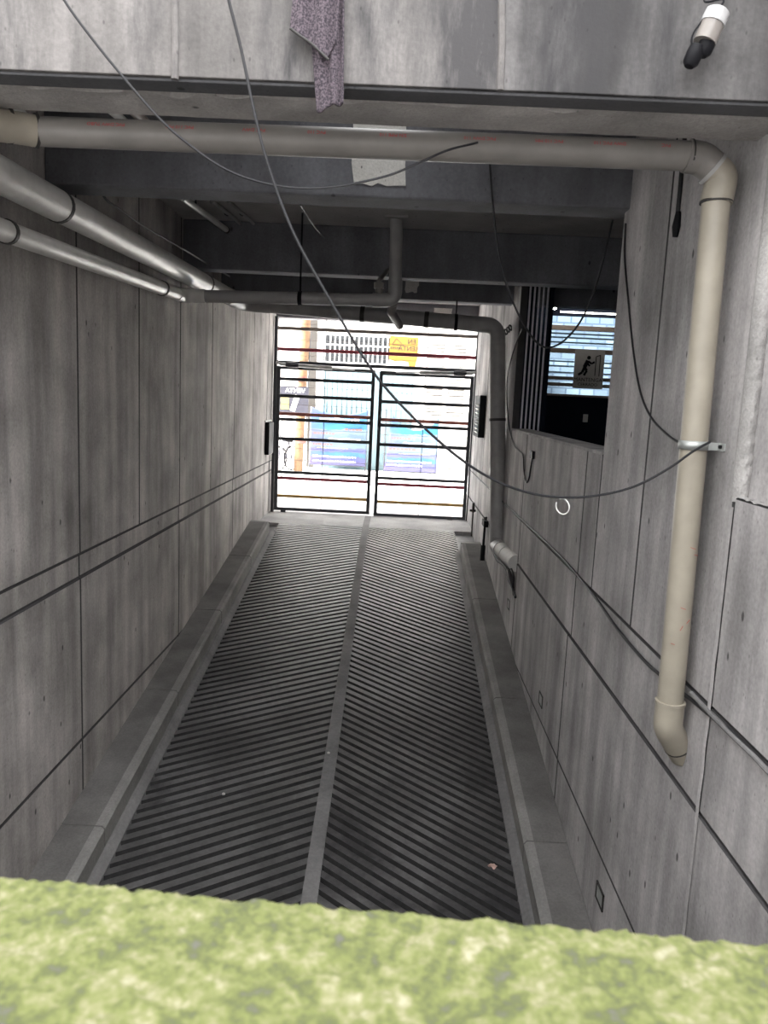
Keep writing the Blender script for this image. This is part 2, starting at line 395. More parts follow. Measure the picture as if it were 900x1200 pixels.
# ------------------------------------------------------------------ ramp
def build_ramp():
    mb = MB()
    y0, y1 = 0.5, 11.75
    pit, wr = 0.1035, 0.074
    for side, xe in ((-1, -1.745), (1, 0.975)):
        xc = -0.40 + side * 0.045
        sl = 0.56 if side < 0 else 0.72
        nx = 8
        xs = [xc + (xe - xc) * i / nx for i in range(nx + 1)]
        k0 = int(y0 / pit) - 2; k1 = int((y1 + 1.6) / pit) + 2
        rows = []
        for k in range(k0, k1):
            b = k * pit
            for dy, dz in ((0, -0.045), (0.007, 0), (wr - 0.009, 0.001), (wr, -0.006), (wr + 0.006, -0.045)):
                rows.append((b + dy, dz))
        vs = []; fs = []; fm = []
        for (w, dz) in rows:
            for x in xs:
                y = w - sl * abs(x - xc); d = dz
                if y < y0: y = y0
                if y > y1: y = y1; d = 0
                vs.append((x, y, zr(y) + d))
        n = nx + 1
        for j in range(len(rows) - 1):
            for i in range(nx):
                q = [j * n + i, j * n + i + 1, (j + 1) * n + i + 1, (j + 1) * n + i]
                if abs(vs[q[0]][1] - vs[q[3]][1]) + abs(vs[q[1]][1] - vs[q[2]][1]) < 1e-6: continue
                fs.append(tuple(q)); fm.append((3, 0, 1, 3, 3)[j % 5])  # far rib lips take the paler strip: gate light put into their colour
        n0 = len(mb.f); mb.add(vs, fs)
        for i, mm in enumerate(fm): mb.m[n0 + i] = mm
    def run(x0, x1, ya, yb, dz, n=30):
        vs = []
        for i in range(n + 1):
            y = ya + (yb - ya) * i / n
            vs += [(x0, y, zr(y) + dz), (x1, y, zr(y) + dz), (x1, y, zr(y) - 0.25), (x0, y, zr(y) - 0.25)]
        fs = [(0, 1, 2, 3), (4 * n + 3, 4 * n + 2, 4 * n + 1, 4 * n)]
        for i in range(n):
            for a in range(4): fs.append((4 * i + a, 4 * i + 4 + a, 4 * i + 4 + (a + 1) % 4, 4 * i + (a + 1) % 4))
        mb.add(vs, fs)
    mb.mi = 1; run(-0.45, -0.35, y0, 12.75, 0.006)          # centre strip
    mb.mi = 2; run(XL, -0.45, 11.75, 13.2, 0.0, 10); run(-0.35, XR, 11.75, 13.2, 0.0, 10); run(-0.45, -0.35, 12.75, 13.2, 0.0, 4)
    mb.mi = 0; run(XL, XR, y0, 11.75, -0.05)                # bed below the ribs
    o = mb.build('ramp', [M['rib'], M['strip'], M['apron'], M['shade_dirt']], fix=False)
    return struct(o, 'dark ribbed concrete ramp with herringbone grooves climbing to the gate', 'ramp')
build_ramp()

def build_curb(side):
    mb = MB()
    xw = XL if side < 0 else XR
    w = 0.285; d = -side                                      # towards the ramp
    xi = xw + d * w
    joints = [0.6, 3.0, 4.65, 6.35, 8.0, 9.65, 11.05] if side < 0 else [0.6, 3.1, 4.72, 6.5, 8.65, 10.55]
    for a, b in zip(joints[:-1], joints[1:]):
        last = b == joints[-1]
        n = 6
        g = 0.006
        def sect(y, k=1.0):
            t = zc(y); r = zr(y) - 0.05
            c = 0.02
            return [(xw, y, r), (xw, y, t), (xi - d * 0.065, y, t), (xi - d * c, y, t), (xi, y, t - c), (xi, y, r)]
        ys = [a + g + (b - a - 2 * g) * i / n for i in range(n + 1)]
        vs = [p for y in ys for p in sect(y)]
        fs = [tuple(range(6)), tuple(reversed(range(6 * n, 6 * n + 6)))]
        ms = []
        for i in range(n):
            for q in range(6):
                fs.append((6 * i + q, 6 * i + (q + 1) % 6, 6 * i + 6 + (q + 1) % 6, 6 * i + 6 + q)); ms.append(1 if q in (2, 3, 4) else 0)
        base = len(mb.f); mb.add(vs, fs)
        for i, mm in enumerate(ms): mb.m[base + 2 + i] = mm
    # joint filler below the gaps and the low gutter lip
    y0, y1 = joints[0], joints[-1] - 0.02
    n = 12
    vs = []
    for i in range(n + 1):
        y = y0 + (y1 - y0) * i / n
        xa = xw; xb = xi - d * 0.01
        vs += [(xa, y, zr(y) - 0.05), (xb, y, zr(y) - 0.05), (xb, y, zc(y) - 0.012), (xa, y, zc(y) - 0.012)]
    fs = [(0, 1, 2, 3), (4 * n + 3, 4 * n + 2, 4 * n + 1, 4 * n)]
    for i in range(n):
        for q in range(4): fs.append((4 * i + q, 4 * i + 4 + q, 4 * i + 4 + (q + 1) % 4, 4 * i + (q + 1) % 4))
    mb.mi = 0; mb.add(vs, fs)
    # rounded far end
    xm0 = xw; k = 8; ye = joints[-1] - 0.006
    pts = []
    for i in range(k + 1):
        a = (PI / 2) * i / k
        pts.append((xw + d * w * math.cos(a) if i else xi, ye + 0.12 * math.sin(a)))
    pts.append((xw, ye))
    vs = [(p[0], p[1], zr(p[1]) - 0.05) for p in pts] + [(p[0], p[1], zc(ye) + 0.02 * (p[1] - ye)) for p in pts]
    m = len(pts)
    fs = [tuple(range(m)), tuple(range(m, 2 * m))] + [(i, (i + 1) % m, m + (i + 1) % m, m + i) for i in range(m)]
    mb.mi = 1; mb.add(vs, fs)
    # gutter lip
    n = 20; y1 = joints[-1] + 0.12
    xg = xi + d * 0.062
    vs = []
    for i in range(n + 1):
        y = y0 + (y1 - y0) * i / n; z = zr(y)
        vs += [(xi - d * 0.01, y, z - 0.05), (xi - d * 0.01, y, z + 0.055), (xi + d * 0.022, y, z + 0.05), (xg, y, z + 0.012), (xg, y, z - 0.05)]
    fs = [tuple(range(5)), tuple(reversed(range(5 * n, 5 * n + 5)))]
    for i in range(n):
        for q in range(5): fs.append((5 * i + q, 5 * i + 5 + q, 5 * i + 5 + (q + 1) % 5, 5 * i + (q + 1) % 5))
    mb.mi = 2; mb.add(vs, fs)
    o = mb.build('curb_left' if side < 0 else 'curb_right', [M['curb'], M['curb_edge'], M['strip']])
    struct(o, 'raised concrete curb with broomed top along the %s wall of the ramp' % ('left' if side < 0 else 'right'), 'curb')
build_curb(-1); build_curb(1)

# ------------------------------------------------------------------ side walls of formwork panels
def panel_wall(xf, d, rects, backs, mats, name, label, gap=0.012):
    """xf: visible face; d: +1 when the wall body lies towards +X"""
    mb = MB()
    mb.mi = 1
    for bk_ in backs:
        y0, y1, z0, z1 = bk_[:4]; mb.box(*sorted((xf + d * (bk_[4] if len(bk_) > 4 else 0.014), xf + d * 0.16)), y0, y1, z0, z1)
    mb.mi = 0
    for r in rects:
        y0, y1, z0, z1 = r[:4]; off = r[4] if len(r) > 4 else 0.0
        g = gap / 2
        c = 0.006
        ya, yb, za, zb = y0 + g, y1 - g, z0 + g, z1 - g
        fx = xf + d * off; bx = xf + d * 0.13
        vs = [(bx, ya, za), (bx, yb, za), (bx, yb, zb), (bx, ya, zb),
              (fx + d * c, ya, za), (fx + d * c, yb, za), (fx + d * c, yb, zb), (fx + d * c, ya, zb),
              (fx, ya + c, za + c), (fx, yb - c, za + c), (fx, yb - c, zb - c), (fx, ya + c, zb - c)]
        fs = []
        for a in range(4):
            b = (a + 1) % 4
            fs += [(a, b, 4 + b, 4 + a), (4 + a, 4 + b, 8 + b, 8 + a)]
        n0 = len(mb.f); mb.add(vs, [(0, 1, 2, 3), (8, 9, 10, 11)] + fs)
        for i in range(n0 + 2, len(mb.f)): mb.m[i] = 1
    return struct(mb.build(name, mats), label, 'wall')

ZB = -4.1
L = []
ups = [2.6, 3.8, 5.0, 6.19, 7.36, 8.62, 9.84, 11.1, 12.3, 13.05]
los = [0.2, 2.7, 5.0, 7.36, 9.84, 12.2, 13.05]
for a, b in zip(ups[:-1], ups[1:]): L.append((a, b, -1.125, 1.9))
for a, b in zip(los[:-1], los[1:]):
    L.append((a, b, -1.285, -1.125, 0.008)); L.append((a, b, -2.43, -1.285)); L.append((a, b, ZB, -2.43))
L.append((0.2, 2.6, -1.125, -0.42))
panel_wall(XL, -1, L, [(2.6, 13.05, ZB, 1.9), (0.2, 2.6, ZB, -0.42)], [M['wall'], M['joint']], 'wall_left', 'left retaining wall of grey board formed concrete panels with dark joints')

R = []
def seq(v, z0, z1, off=0.0):
    for a, b in zip(v[:-1], v[1:]): R.append((a, b, z0, z1, off))
seq([0.2, 2.85, 5.18, 7.46, 9.8, 13.05], ZB, -2.49, 0.003)
seq([0.2, 2.85, 5.18, 7.46, 9.8, 13.05], -2.49, -1.56)
seq([0.2, 2.85, 5.10, 7.45, 9.8, 13.05], -1.56, -1.12, 0.004)
R.append((2.838, 3.87, -1.12, 1.9)); R.append((3.87, 4.68, -1.12, 1.9))
seq([4.68, 5.05, 7.42, 8.45], -1.12, -0.27)
seq([8.45, 9.75, 11.0, 12.2, 13.05], -1.12, 1.9)
R.append((0.2, 2.836, -1.12, -0.298, 0.0))
R.append((0.2, 2.845, -0.315, 1.9, 0.045))
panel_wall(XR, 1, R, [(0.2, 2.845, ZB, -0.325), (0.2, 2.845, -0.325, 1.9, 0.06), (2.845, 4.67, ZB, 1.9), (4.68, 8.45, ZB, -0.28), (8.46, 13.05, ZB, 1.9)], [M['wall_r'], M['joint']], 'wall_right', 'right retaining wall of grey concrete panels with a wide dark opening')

# rough construction seam on the right wall, lit ledge, sill cap
def rough_strip(name, pts_fn, nu, nv, mat, label, amp):
    mb = MB()
    def fn(u, v):
        p = Vector(pts_fn(u, v)); return p + Vector((-1, -0.3, 0.3)) * (amp * (noise.noise(p * 38) + 0.5 * noise.noise(p * 90)))
    mb.grid(fn, nu, nv); return mb, name
mb = MB()
def seam(u, v):
    z = -0.32 + 2.2 * v
    p = Vector((XR - 0.002 + 0.05 * u, 2.838, z)); k = noise.noise(p * 45) + 0.5 * noise.noise(p * 110)
    if u == 0: return (XR - 0.003, 2.862, z)
    if u < 0.2: return (XR - 0.005, 2.845 + .006 * k, z)
    return (p.x, p.y - 0.012 - 0.008 * k - 0.012 * math.sin(PI * u), p.z)
mb.grid(seam, 8, 160)
def seam2(u, v):
    z = -3.4 + 3.06 * v
    p = Vector((XR, 2.826 + 0.030 * u + 0.006 * noise.noise(Vector((0, 3, z * 9))), z)); k = noise.noise(p * 60)
    return (XR - 0.004 - 0.005 * k * math.sin(PI * u), p.y, z)
mb.mi = 1; mb.grid(seam2, 5, 200); mb.mi = 0
def ledge(u, v):
    y = 2.1 + 0.72 * v
    p = Vector((XR + 0.05 * u, y, -0.312)); k = noise.noise(p * 40) + 0.5 * noise.noise(p * 90)
    return (p.x - .002, y, p.z + 0.005 * k + 0.010)
mb.grid(ledge, 6, 50)
struct(mb.build('trim_1', [M['rough'], M['wall_r']], fix=False, smooth=True), 'rough pale cast seam and ledge on the right wall beside the downpipe', 'trim')

# sill cap of the opening
mb = MB(); mb.box(XR - 0.004, XR + 0.20, 4.69, 8.44, -0.285, -0.262)
struct(mb.build('trim_2', M['wall_r'], bevel=0.006), 'concrete sill under the dark opening in the right wall', 'trim')

# ------------------------------------------------------------------ ceiling, beams
XB0, XB1 = XL + 0.0, 4.6
def beam(name, y0, y1, z0, z1, label, x0=XB0, x1=XB1, mat='beam', bevel=0.012):
    mb = MB(); mb.box(x0, x1, y0, y1, z0, z1)
    return struct(mb.build(name, M[mat], bevel=bevel), label, 'beam')
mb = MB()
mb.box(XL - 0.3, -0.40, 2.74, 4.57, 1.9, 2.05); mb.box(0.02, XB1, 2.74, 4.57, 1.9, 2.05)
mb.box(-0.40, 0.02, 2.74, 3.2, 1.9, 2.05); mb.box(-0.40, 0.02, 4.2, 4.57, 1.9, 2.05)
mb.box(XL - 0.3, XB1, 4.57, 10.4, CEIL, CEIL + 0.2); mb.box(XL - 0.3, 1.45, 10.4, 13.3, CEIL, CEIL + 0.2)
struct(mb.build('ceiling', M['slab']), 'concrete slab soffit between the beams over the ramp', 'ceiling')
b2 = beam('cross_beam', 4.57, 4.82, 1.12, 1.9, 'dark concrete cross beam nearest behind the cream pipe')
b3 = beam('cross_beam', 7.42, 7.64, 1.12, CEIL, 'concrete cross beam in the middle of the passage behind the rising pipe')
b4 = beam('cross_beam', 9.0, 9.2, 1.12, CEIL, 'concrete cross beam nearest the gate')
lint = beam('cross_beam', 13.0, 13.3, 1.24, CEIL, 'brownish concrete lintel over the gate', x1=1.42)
def patch(par, x0, x1, y, z0, z1, seed, under=False):
    mb = MB(); random.seed(seed)
    P = []
    n = 6
    for i in range(n): P.append((x0 + (x1 - x0) * i / n + random.uniform(-.01, .01), z0 + random.uniform(-.012, .012)))
    for i in range(n): P.append((x1 + random.uniform(-.012, .012), z0 + (z1 - z0) * i / n))
    for i in range(n): P.append((x1 - (x1 - x0) * i / n, z1))
    for i in range(n): P.append((x0 - 0.03 * i / n + random.uniform(-.01, .01), z1 - (z1 - z0) * i / n))
    mb.prism(P, 'y', y - 0.012, y + 0.005)
    return mb.build('mortar_patch', M['mortar'], par, label='pale mortar patch')
patch(b2, -0.30, -0.02, 4.57, 1.19, 1.86, 3)
patch(b4, 0.04, 0.17, 9.0, 1.20, 1.36, 4)
patch(lint, 0.53, 0.83, 13.0, 1.30, 1.50, 5)

# front beam: weathered face panels with mortar ridges, groove and ragged lip
mb = MB()
xj0, xj1 = atY(205, 60, 2.62).x, atY(588, 60, 2.62).x
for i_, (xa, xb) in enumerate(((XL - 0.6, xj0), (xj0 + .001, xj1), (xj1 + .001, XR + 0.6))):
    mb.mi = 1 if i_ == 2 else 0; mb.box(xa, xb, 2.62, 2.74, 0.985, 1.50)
mb.mi = 0; mb.box(XL - 0.6, XR + 0.6, 2.74, 2.79, 1.03, 1.9)
fb = struct(mb.build('front_beam', [M['face'], M['face_r']], bevel=0.003), 'weathered pale concrete beam across the top of the passage', 'beam')
mb = MB(); mb.box(XL - 0.6, XR + 0.6, 2.632, 2.725, 0.974, 0.9849)  # strip under the beam, darker than the face
mb.build('underside_strip', M['dark_strip'], fb, bevel=.004, label='dark underside strip')
mb = MB()
def lip(u, v):
    x = XL - 0.3 + (XR - XL + 0.6) * u
    prof = [(2.752 + 0.02 * noise.noise(Vector((x * 5, 0, 1))), 1.04), (2.768 + 0.045 * noise.noise(Vector((x * 7, 2, 1))) , .985), (2.88, .982), (2.985, .985), (2.99, 1.12), (2.99, 1.9)]
    t = v * 5; i = min(int(t), 4); f = t - i
    y = prof[i][0] * (1 - f) + prof[i + 1][0] * f; z = prof[i][1] * (1 - f) + prof[i + 1][1] * f
    k = noise.noise(Vector((x * 9, y * 14, z * 9)))
    return (x, y, z + (0.012 * k if i in (0, 1) else 0.002 * k))
mb.grid(lip, 260, 15)
mb.build('lip', M['lip'], fb, fix=False, smooth=True, label='ragged mortar lip')
for px, nm in ((205, 0), (588, 1)):
    mb = MB(); a = atY(px, 0, 2.62); b = atY(px - (0 if nm == 0 else 2), 93 if nm == 0 else 106, 2.62)
    top = a + (a - b) * 1.2
    mb.tube(spline([top, a, (a + b) / 2 + Vector((0.003, 0, 0)), b]), 0.012, 8)
    mb.build('joint_ridge', M['face'], fb, smooth=True)
mb = MB(); q0 = atY(575, 0, 2.60); 
mb.box(atY(575, 0, 2.6).x, XR + 0.3, 2.585, 2.76, 1.362, 1.46)
mb.build('coping', M['band'], fb, bevel=0.006, label='dark coping edge')

# flank walls beside the gate and street front
mb = MB(); mb.box(-9, XL, 13.05, 13.35, -2.2, 4.0); mb.box(XR + 0.16, 9, 13.05, 13.35, -2.2, 4.0); mb.box(-9, 9, 13.3, 13.36, CEIL, 4.0)
struct(mb.build('wall_street', M['wall']), 'street front wall either side of the gate', 'wall')

# tall unseen block added left of the light well to keep the sun off
mb = MB(); mb.box(-9, -3.0, -7, 5.0, -4, 9.5)
struct(mb.build('sun_blocker', M['white']), 'pale unseen block added left of the light well to keep it shaded', 'wall')

# house behind the viewer (out of the frame)
mb = MB(); mb.box(-9, 9, -7.0, -5.0, -4, 2.6)
struct(mb.build('rear_house_wall', M['wall']), 'concrete house wall behind the viewer', 'wall')

# near parapet with moss
mb = MB()
pl, pr = atZ(0, 1030, -0.43), atZ(900, 1110, -0.43)
dirp = (pr - pl).normalized(); nrm = Vector((-dirp.y, dirp.x, 0))
mid = (pl + pr) / 2
def pp(u, w, z): return mid + dirp * u + nrm * w + Vector((0, 0, z - mid.z))
vs = []
for z in (-4.1, -0.435):
    for u, w in ((-2.15, -0.32), (2.0, -0.32), (2.0, 0), (-2.15, 0)): vs.append(pp(u, w, z))
mb.add(vs, [(0, 1, 2, 3), (4, 5, 6, 7), (0, 1, 5, 4), (1, 2, 6, 5), (2, 3, 7, 6), (3, 0, 4, 7)])
struct(mb.build('wall_near', M['wall']), 'near concrete parapet in the foreground', 'wall')
mb = MB()
def mossf(u, v):
    if v < 0.86: w = -0.32 + 0.322 * (v / 0.86); dz = 0.0
    else:
        t = (v - 0.86) / 0.14; w = 0.002 + 0.004 * math.sin(PI * t); dz = -0.03 * t
    x = -0.62 + 1.24 * u
    p = pp(x, w, -0.43); k = 0.5 * noise.noise(p * 55) + 0.35 * noise.noise(p * 120) + 0.25 * noise.noise(p * 240)
    return p + Vector((0, 0, dz + 0.0055 * k + (0.001 if v < .86 else 0))) + nrm * (0.004 * k if v > 0.8 else 0)
mb.grid(mossf, 420, 130)
tag(mb.build('moss', M['moss'], fix=False, smooth=True), 'blurred yellow green moss covering the near parapet top', 'moss', kind='stuff')

# ------------------------------------------------------------------ dark side room behind the opening
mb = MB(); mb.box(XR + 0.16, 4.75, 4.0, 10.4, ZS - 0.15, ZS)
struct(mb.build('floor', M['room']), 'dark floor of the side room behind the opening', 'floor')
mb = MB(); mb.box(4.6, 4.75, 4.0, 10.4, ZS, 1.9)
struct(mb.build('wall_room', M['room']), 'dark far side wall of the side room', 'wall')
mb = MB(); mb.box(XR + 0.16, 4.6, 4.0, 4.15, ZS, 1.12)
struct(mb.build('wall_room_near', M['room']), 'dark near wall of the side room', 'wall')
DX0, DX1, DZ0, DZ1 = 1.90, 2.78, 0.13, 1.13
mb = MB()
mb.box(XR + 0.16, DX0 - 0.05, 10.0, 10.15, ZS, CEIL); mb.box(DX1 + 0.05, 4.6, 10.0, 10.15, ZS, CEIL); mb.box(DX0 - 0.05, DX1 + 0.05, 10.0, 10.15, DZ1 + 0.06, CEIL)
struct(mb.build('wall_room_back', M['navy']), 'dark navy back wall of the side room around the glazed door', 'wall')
mb = MB(); mb.box(1.45, 6.0, 12.6, 12.8, ZS, 2.6)
struct(mb.build('wall_yard', M['block']), 'bluish block wall in the yard behind the glazed door', 'wall')
mb = MB(); mb.box(1.45, 6.0, 10.4, 12.6, ZS - 0.12, ZS)
struct(mb.build('floor_yard', M['street']), 'pale yard paving behind the glazed door', 'floor')
# glazed steel door
dr = thing('glazed_door', (2.34, 10.05, ZS), 'dark steel door with louvred glass upper half seen through the wall opening', 'door')
mb = MB(); mb.box(DX0 - 0.045, DX0, 10.0, 10.06, ZS, DZ1 + 0.05); mb.box(DX1, DX1 + 0.045, 10.0, 10.06, ZS, DZ1 + 0.05); mb.box(DX0, DX1, 10.0, 10.06, DZ1, DZ1 + 0.05)
mb.build('door_frame', M['navy'], dr, bevel=0.004)
mb = MB(); mb.box(DX0, DX1, 10.01, 10.05, ZS, DZ0)
mb.build('door_panel', M['navy'], dr, bevel=0.004)
for z, h in ((DZ0 + .01, .03), (0.275, .045), (0.355, .045), (0.70, .06), (0.985, .06)):
    mb = MB(); mb.box(DX0, DX1, 10.0, 10.055, z - h / 2, z + h / 2); mb.build('glazing_bar', M['bar_b'], dr, bevel=0.004)
zz = [DZ0 + .02, 0.25, 0.335, 0.67, 0.955, DZ1]
for a, b in zip(zz[:-1], zz[1:]):
    mb = MB(); mb.box(DX0, DX1, 10.03, 10.036, a, b); mb.build('glass_pane', M['glass'], dr)
mb = MB()
for z in (0.42, 0.50, 0.56, 0.80, 0.86, 0.91): mb.box(DX0, DX1, 10.10, 10.105, z, z + 0.02)
mb.build('louvre_slats', M['galv'], dr)
mb = MB(); mb.box(2.395, 2.455, 9.985, 10.01, -0.19, -0.09); mb.build('latch_plate', M['signg'], dr, bevel=0.004)
# notice
nx0, nx1, nz0, nz1 = 2.225, 2.60, 0.235, 0.72
sg = thing('notice_sign', (2.41, 9.97, nz0), 'grey notice reading MANTENGA CERRADO with a figure pushing a door, on the glazed door', 'sign')
mb = MB(); mb.box(nx0, nx1, 9.975, 9.985, nz0, nz1); mb.build('plate', M['signg'], sg)
text_mesh('MANTENGA', 0.066, M['black'], 'lettering', frame((2.41, 9.973, 0.345), (1, 0, 0), (0, 0, 1)), sg)
text_mesh('CERRADO', 0.055, M['black'], 'lettering', frame((2.41, 9.973, 0.285), (1, 0, 0), (0, 0, 1)), sg)
mb = MB()
Y = 9.972
def P2(a, b): return Vector((2.30 + a * 0.24, Y, 0.40 + b * 0.24))
mb.tube([P2(.42, .93) + Vector((0, -.001, 0)), P2(.42, .93) + Vector((0, .002, 0))], 0.024, 16)
for a, b, w in (((.38, .78), (.22, .42), .05), ((.22, .42), (.36, .25), .034), ((.36, .25), (.22, .0), .03), ((.22, .42), (.12, .15), .034), ((.12, .15), (-.08, .02), .03),
                ((.40, .74), (.58, .62), .026), ((.58, .62), (.74, .72), .024), ((.33, .66), (.5, .5), .024)):
    mb.bar(P2(*a), P2(*b), w, 0.003, up=(0, 1, 0))
for a, b in (((.8, 0), (.8, 1.0)), ((.8, 1.0), (1.02, 1.08)), ((1.02, 1.08), (1.02, -.02))): mb.bar(P2(*a), P2(*b), .01, .003, up=(0, 1, 0))
mb.build('pictogram', M['black'], sg)
# tubes
fl = thing('fluorescent_lamp', (2.35, 9.9, 1.27), 'twin tube fluorescent lamp glowing above the glazed door', 'lamp')
mb = MB(); mb.box(1.95, 2.95, 9.86, 9.99, 1.255, 1.30); mb.build('housing', M['navy'], fl, bevel=0.005)
for z, xa, xb in ((1.235, 1.96, 2.94), (1.165, 1.96, 2.70)):
    mb = MB(); mb.tube([(xa, 9.90, z), (xb, 9.90, z)], 0.009, 10); mb.build('tube', M['tube'], fl, smooth=True)
for x in (1.965, 2.93):
    mb = MB(); mb.box(x - .012, x + .012, 9.88, 9.92, 1.15, 1.26); mb.build('bracket', M['navy'], fl)
bl = thing('bulb_lamp', atY(650, 360, 9.7), 'small bright white bulb at the left end of the tube lamp', 'lamp')
p = atY(650, 360, 9.7)
mb = MB(); mb.tube([p + Vector((0, 0, -.026)), p + Vector((0, 0, -.02)), p, p + Vector((0, 0, .02)), p + Vector((0, 0, .026))], [.006, .02, .028, .02, .012], 12); mb.build('bulb', M['bulb'], bl, smooth=True)
mb = MB(); mb.tube([p + Vector((0, 0, .026)), p + Vector((0, 0, CEIL - p.z))], 0.008, 8); mb.build('stem', M['navy'], bl)
# grille of vertical bars in the far half of the opening
gr = thing('window_grille', (XR + 0.2, 8.43, -0.262), 'grille of pale vertical bars at the far end of the wall opening', 'grille')
mb = MB(); mb.box(1.565, 1.605, 8.40, 8.47, -0.60, 1.54); mb.build('post', M['navy'], gr, bevel=0.004)
mb = MB(); mb.box(1.335, 1.43, 8.436, 8.448, -0.262, 1.54); mb.build('backing_plate', M['navy'], gr)
mb = MB(); mb.box(1.335, 1.565, 8.41, 8.45, 1.50, 1.54); mb.build('top_rail', M['navy'], gr)
mb = MB(); mb.box(1.335, 1.565, 8.41, 8.45, -0.60, -0.57); mb.build('bottom_rail', M['navy'], gr)
for i in range(5):
    x = 1.352 + i * 0.047
    mb = MB(); mb.box(x - 0.009, x + 0.009, 8.41, 8.428, -0.262 if x < 1.462 else -0.57, 1.50); mb.build('bar', M['grille'], gr, bevel=0.002)

# ------------------------------------------------------------------ pipes
def rings(par, items, mat='band', name='coupling_ring'):
    for p, d, r, h, t in items:
        mb = MB(); ringed(mb, p, d, r, h, t); mb.build(name, M[mat], par, smooth=True)
def ringed(mb, p, d, r, h=0.006, t=0.012):
    p = Vector(p); d = Vector(d).normalized(); mb.tube([p - d * t / 2, p + d * t / 2], r + h, 20)
# cream pipe across the front, elbow, downpipe
Y1 = 3.06; r1 = 0.053
h0 = atY(-60, 138, Y1 - 0.25); h1 = atY(22, 150, Y1 - 0.04); h1b = atY(44, 154, Y1); h2 = atY(808, 183, Y1)
cn = atY(848, 187, Y1); d0 = atX(851, 238, 1.165); d0 = Vector((d0.x, Y1, atY(851, 238, Y1).z)); d1 = atY(784, 836, Y1 - 0.02)
dp = thing('drain_pipe', (1.165, Y1, d1.z - 0.2), 'cream plastic drain pipe crossing under the front beam and dropping down the right wall', 'pipe')
mb = MB(); mb.tube([h1b, h2], r1, 24); mb.build('horizontal_pipe', M['pvc_w'], dp, smooth=True)
mb = MB(); mb.tube(bend([h1 + (h0 - h1) * ((XL + .01 - h1.x) / (h0.x - h1.x)), h1, h1b], 0.2), r1 + 0.004, 24); mb.build('angle_fitting', M['pvc'], dp, smooth=True)
rings(dp, [(p, h1b - h1, r1 + 0.003, .006, .012) for p in (atY(12, 148, Y1 - 0.06), atY(42, 153.5, Y1))], name='joint_ring')
# double 45 elbow: two mitred sockets
q1 = h2 + (cn - h2).normalized() * 0.04
e1 = atY(822, 186, Y1); e2 = atY(846, 207, Y1); e3 = d0
mb = MB(); mb.tube(bend([h2 - Vector((.012, 0, 0)), e1, (e1 + e2) / 2 + Vector((.012, 0, -.006))], 0.06), r1 + 0.006, 24); mb.build('elbow', M['pvc_w'], dp, smooth=True)
mb = MB(); mb.tube(bend([(e1 + e2) / 2, e2, d0], 0.06), r1 + 0.006, 24); mb.build('elbow', M['pvc'], dp, smooth=True)
mb = MB(); ringed(mb, (e1 + e2) / 2 + Vector((.004, 0, -.004)), e2 - e1, r1 + 0.006, 0.005, 0.014); mb.build('elbow_collar', M['pvc_g'], dp, smooth=True)
rings(dp, [(d0, d1 - d0, r1 + .002, .005, .006), (h2, h2 - h1b, r1 + .002, .005, .006)], name='joint_ring')
mb = MB(); mb.tube([d0, d1], r1 - 0.001, 24); mb.build('downpipe', M['pvc'], dp, smooth=True)
w0 = Vector((XR + 0.02, Y1 + 0.03, d1.z - 0.20))
mb = MB(); mb.tube(bend([d1 + Vector((0, 0, .05)), d1 + Vector((0, 0, -.06)), w0], 0.07), r1 + 0.005, 24); mb.build('bottom_elbow', M['pvc'], dp, smooth=True)
mb = MB(); ringed(mb, d1 + Vector((0, 0, .05)), (0, 0, 1), r1 + 0.004, 0.004, 0.012); mb.build('socket_ring', M['pvc'], dp, smooth=True)
kk = d1 + Vector((0, 0, -.06)); dd = (w0 - kk)
mb = MB(); ringed(mb, kk + dd * 0.66, dd, r1 + 0.004, 0.003, 0.006); mb.build('joint_ring', M['band'], dp)
# printing along the pipe
dirh = (h2 - h1b).normalized(); upv = Vector((0, -0.55, 0.83))
def on_pipe(px, py):
    c = atY(px, py, Y1); t = (c - h1b).dot(dirh); base = h1b + dirh * t
    return base
for px, body in ((130, 'PVC DWV TUBO'), (215, 'PVC 110 MM'), (300, 'PVC DWV'), (372, 'PVC 110'), (460, 'S/N PIPE 110'), (560, 'PVC DWV 110'), (640, 'PVC 110 MM'), (710, 'DWV PVC 110'), (775, 'PVC')):
    c = on_pipe(px, 180)
    n = Vector((0, -0.93, 0.37)); upn = -Vector((0, 0.37, 0.93))
    text_mesh(body, 0.019, M['red'], 'printing', frame(c + n * (r1 + 0.0002), -dirh, upn), dp, ext=0.0004)
# small scratches on the downpipe
for px, py, a in ((818, 642, .3), (821, 650, .2), (806, 712, .3), (812, 728, 2.2), (804, 735, 2.0), (795, 754, .3)):
    mb = MB(); c = atY(px - 7, py, Y1 - r1); ax_ = d0 + (d1 - d0) * ((d0.z - c.z) / (d0.z - d1.z)); c.y = ax_.y - math.sqrt(max(1e-5, r1 ** 2 - (c.x - ax_.x) ** 2)); mb.bar(c - Vector((math.cos(a), 0, -math.sin(a))) * .011, c + Vector((math.cos(a), 0, -math.sin(a))) * .011, .0025, .002, up=(0, 1, 0)); mb.build('scratch', M['bar_r'], dp)
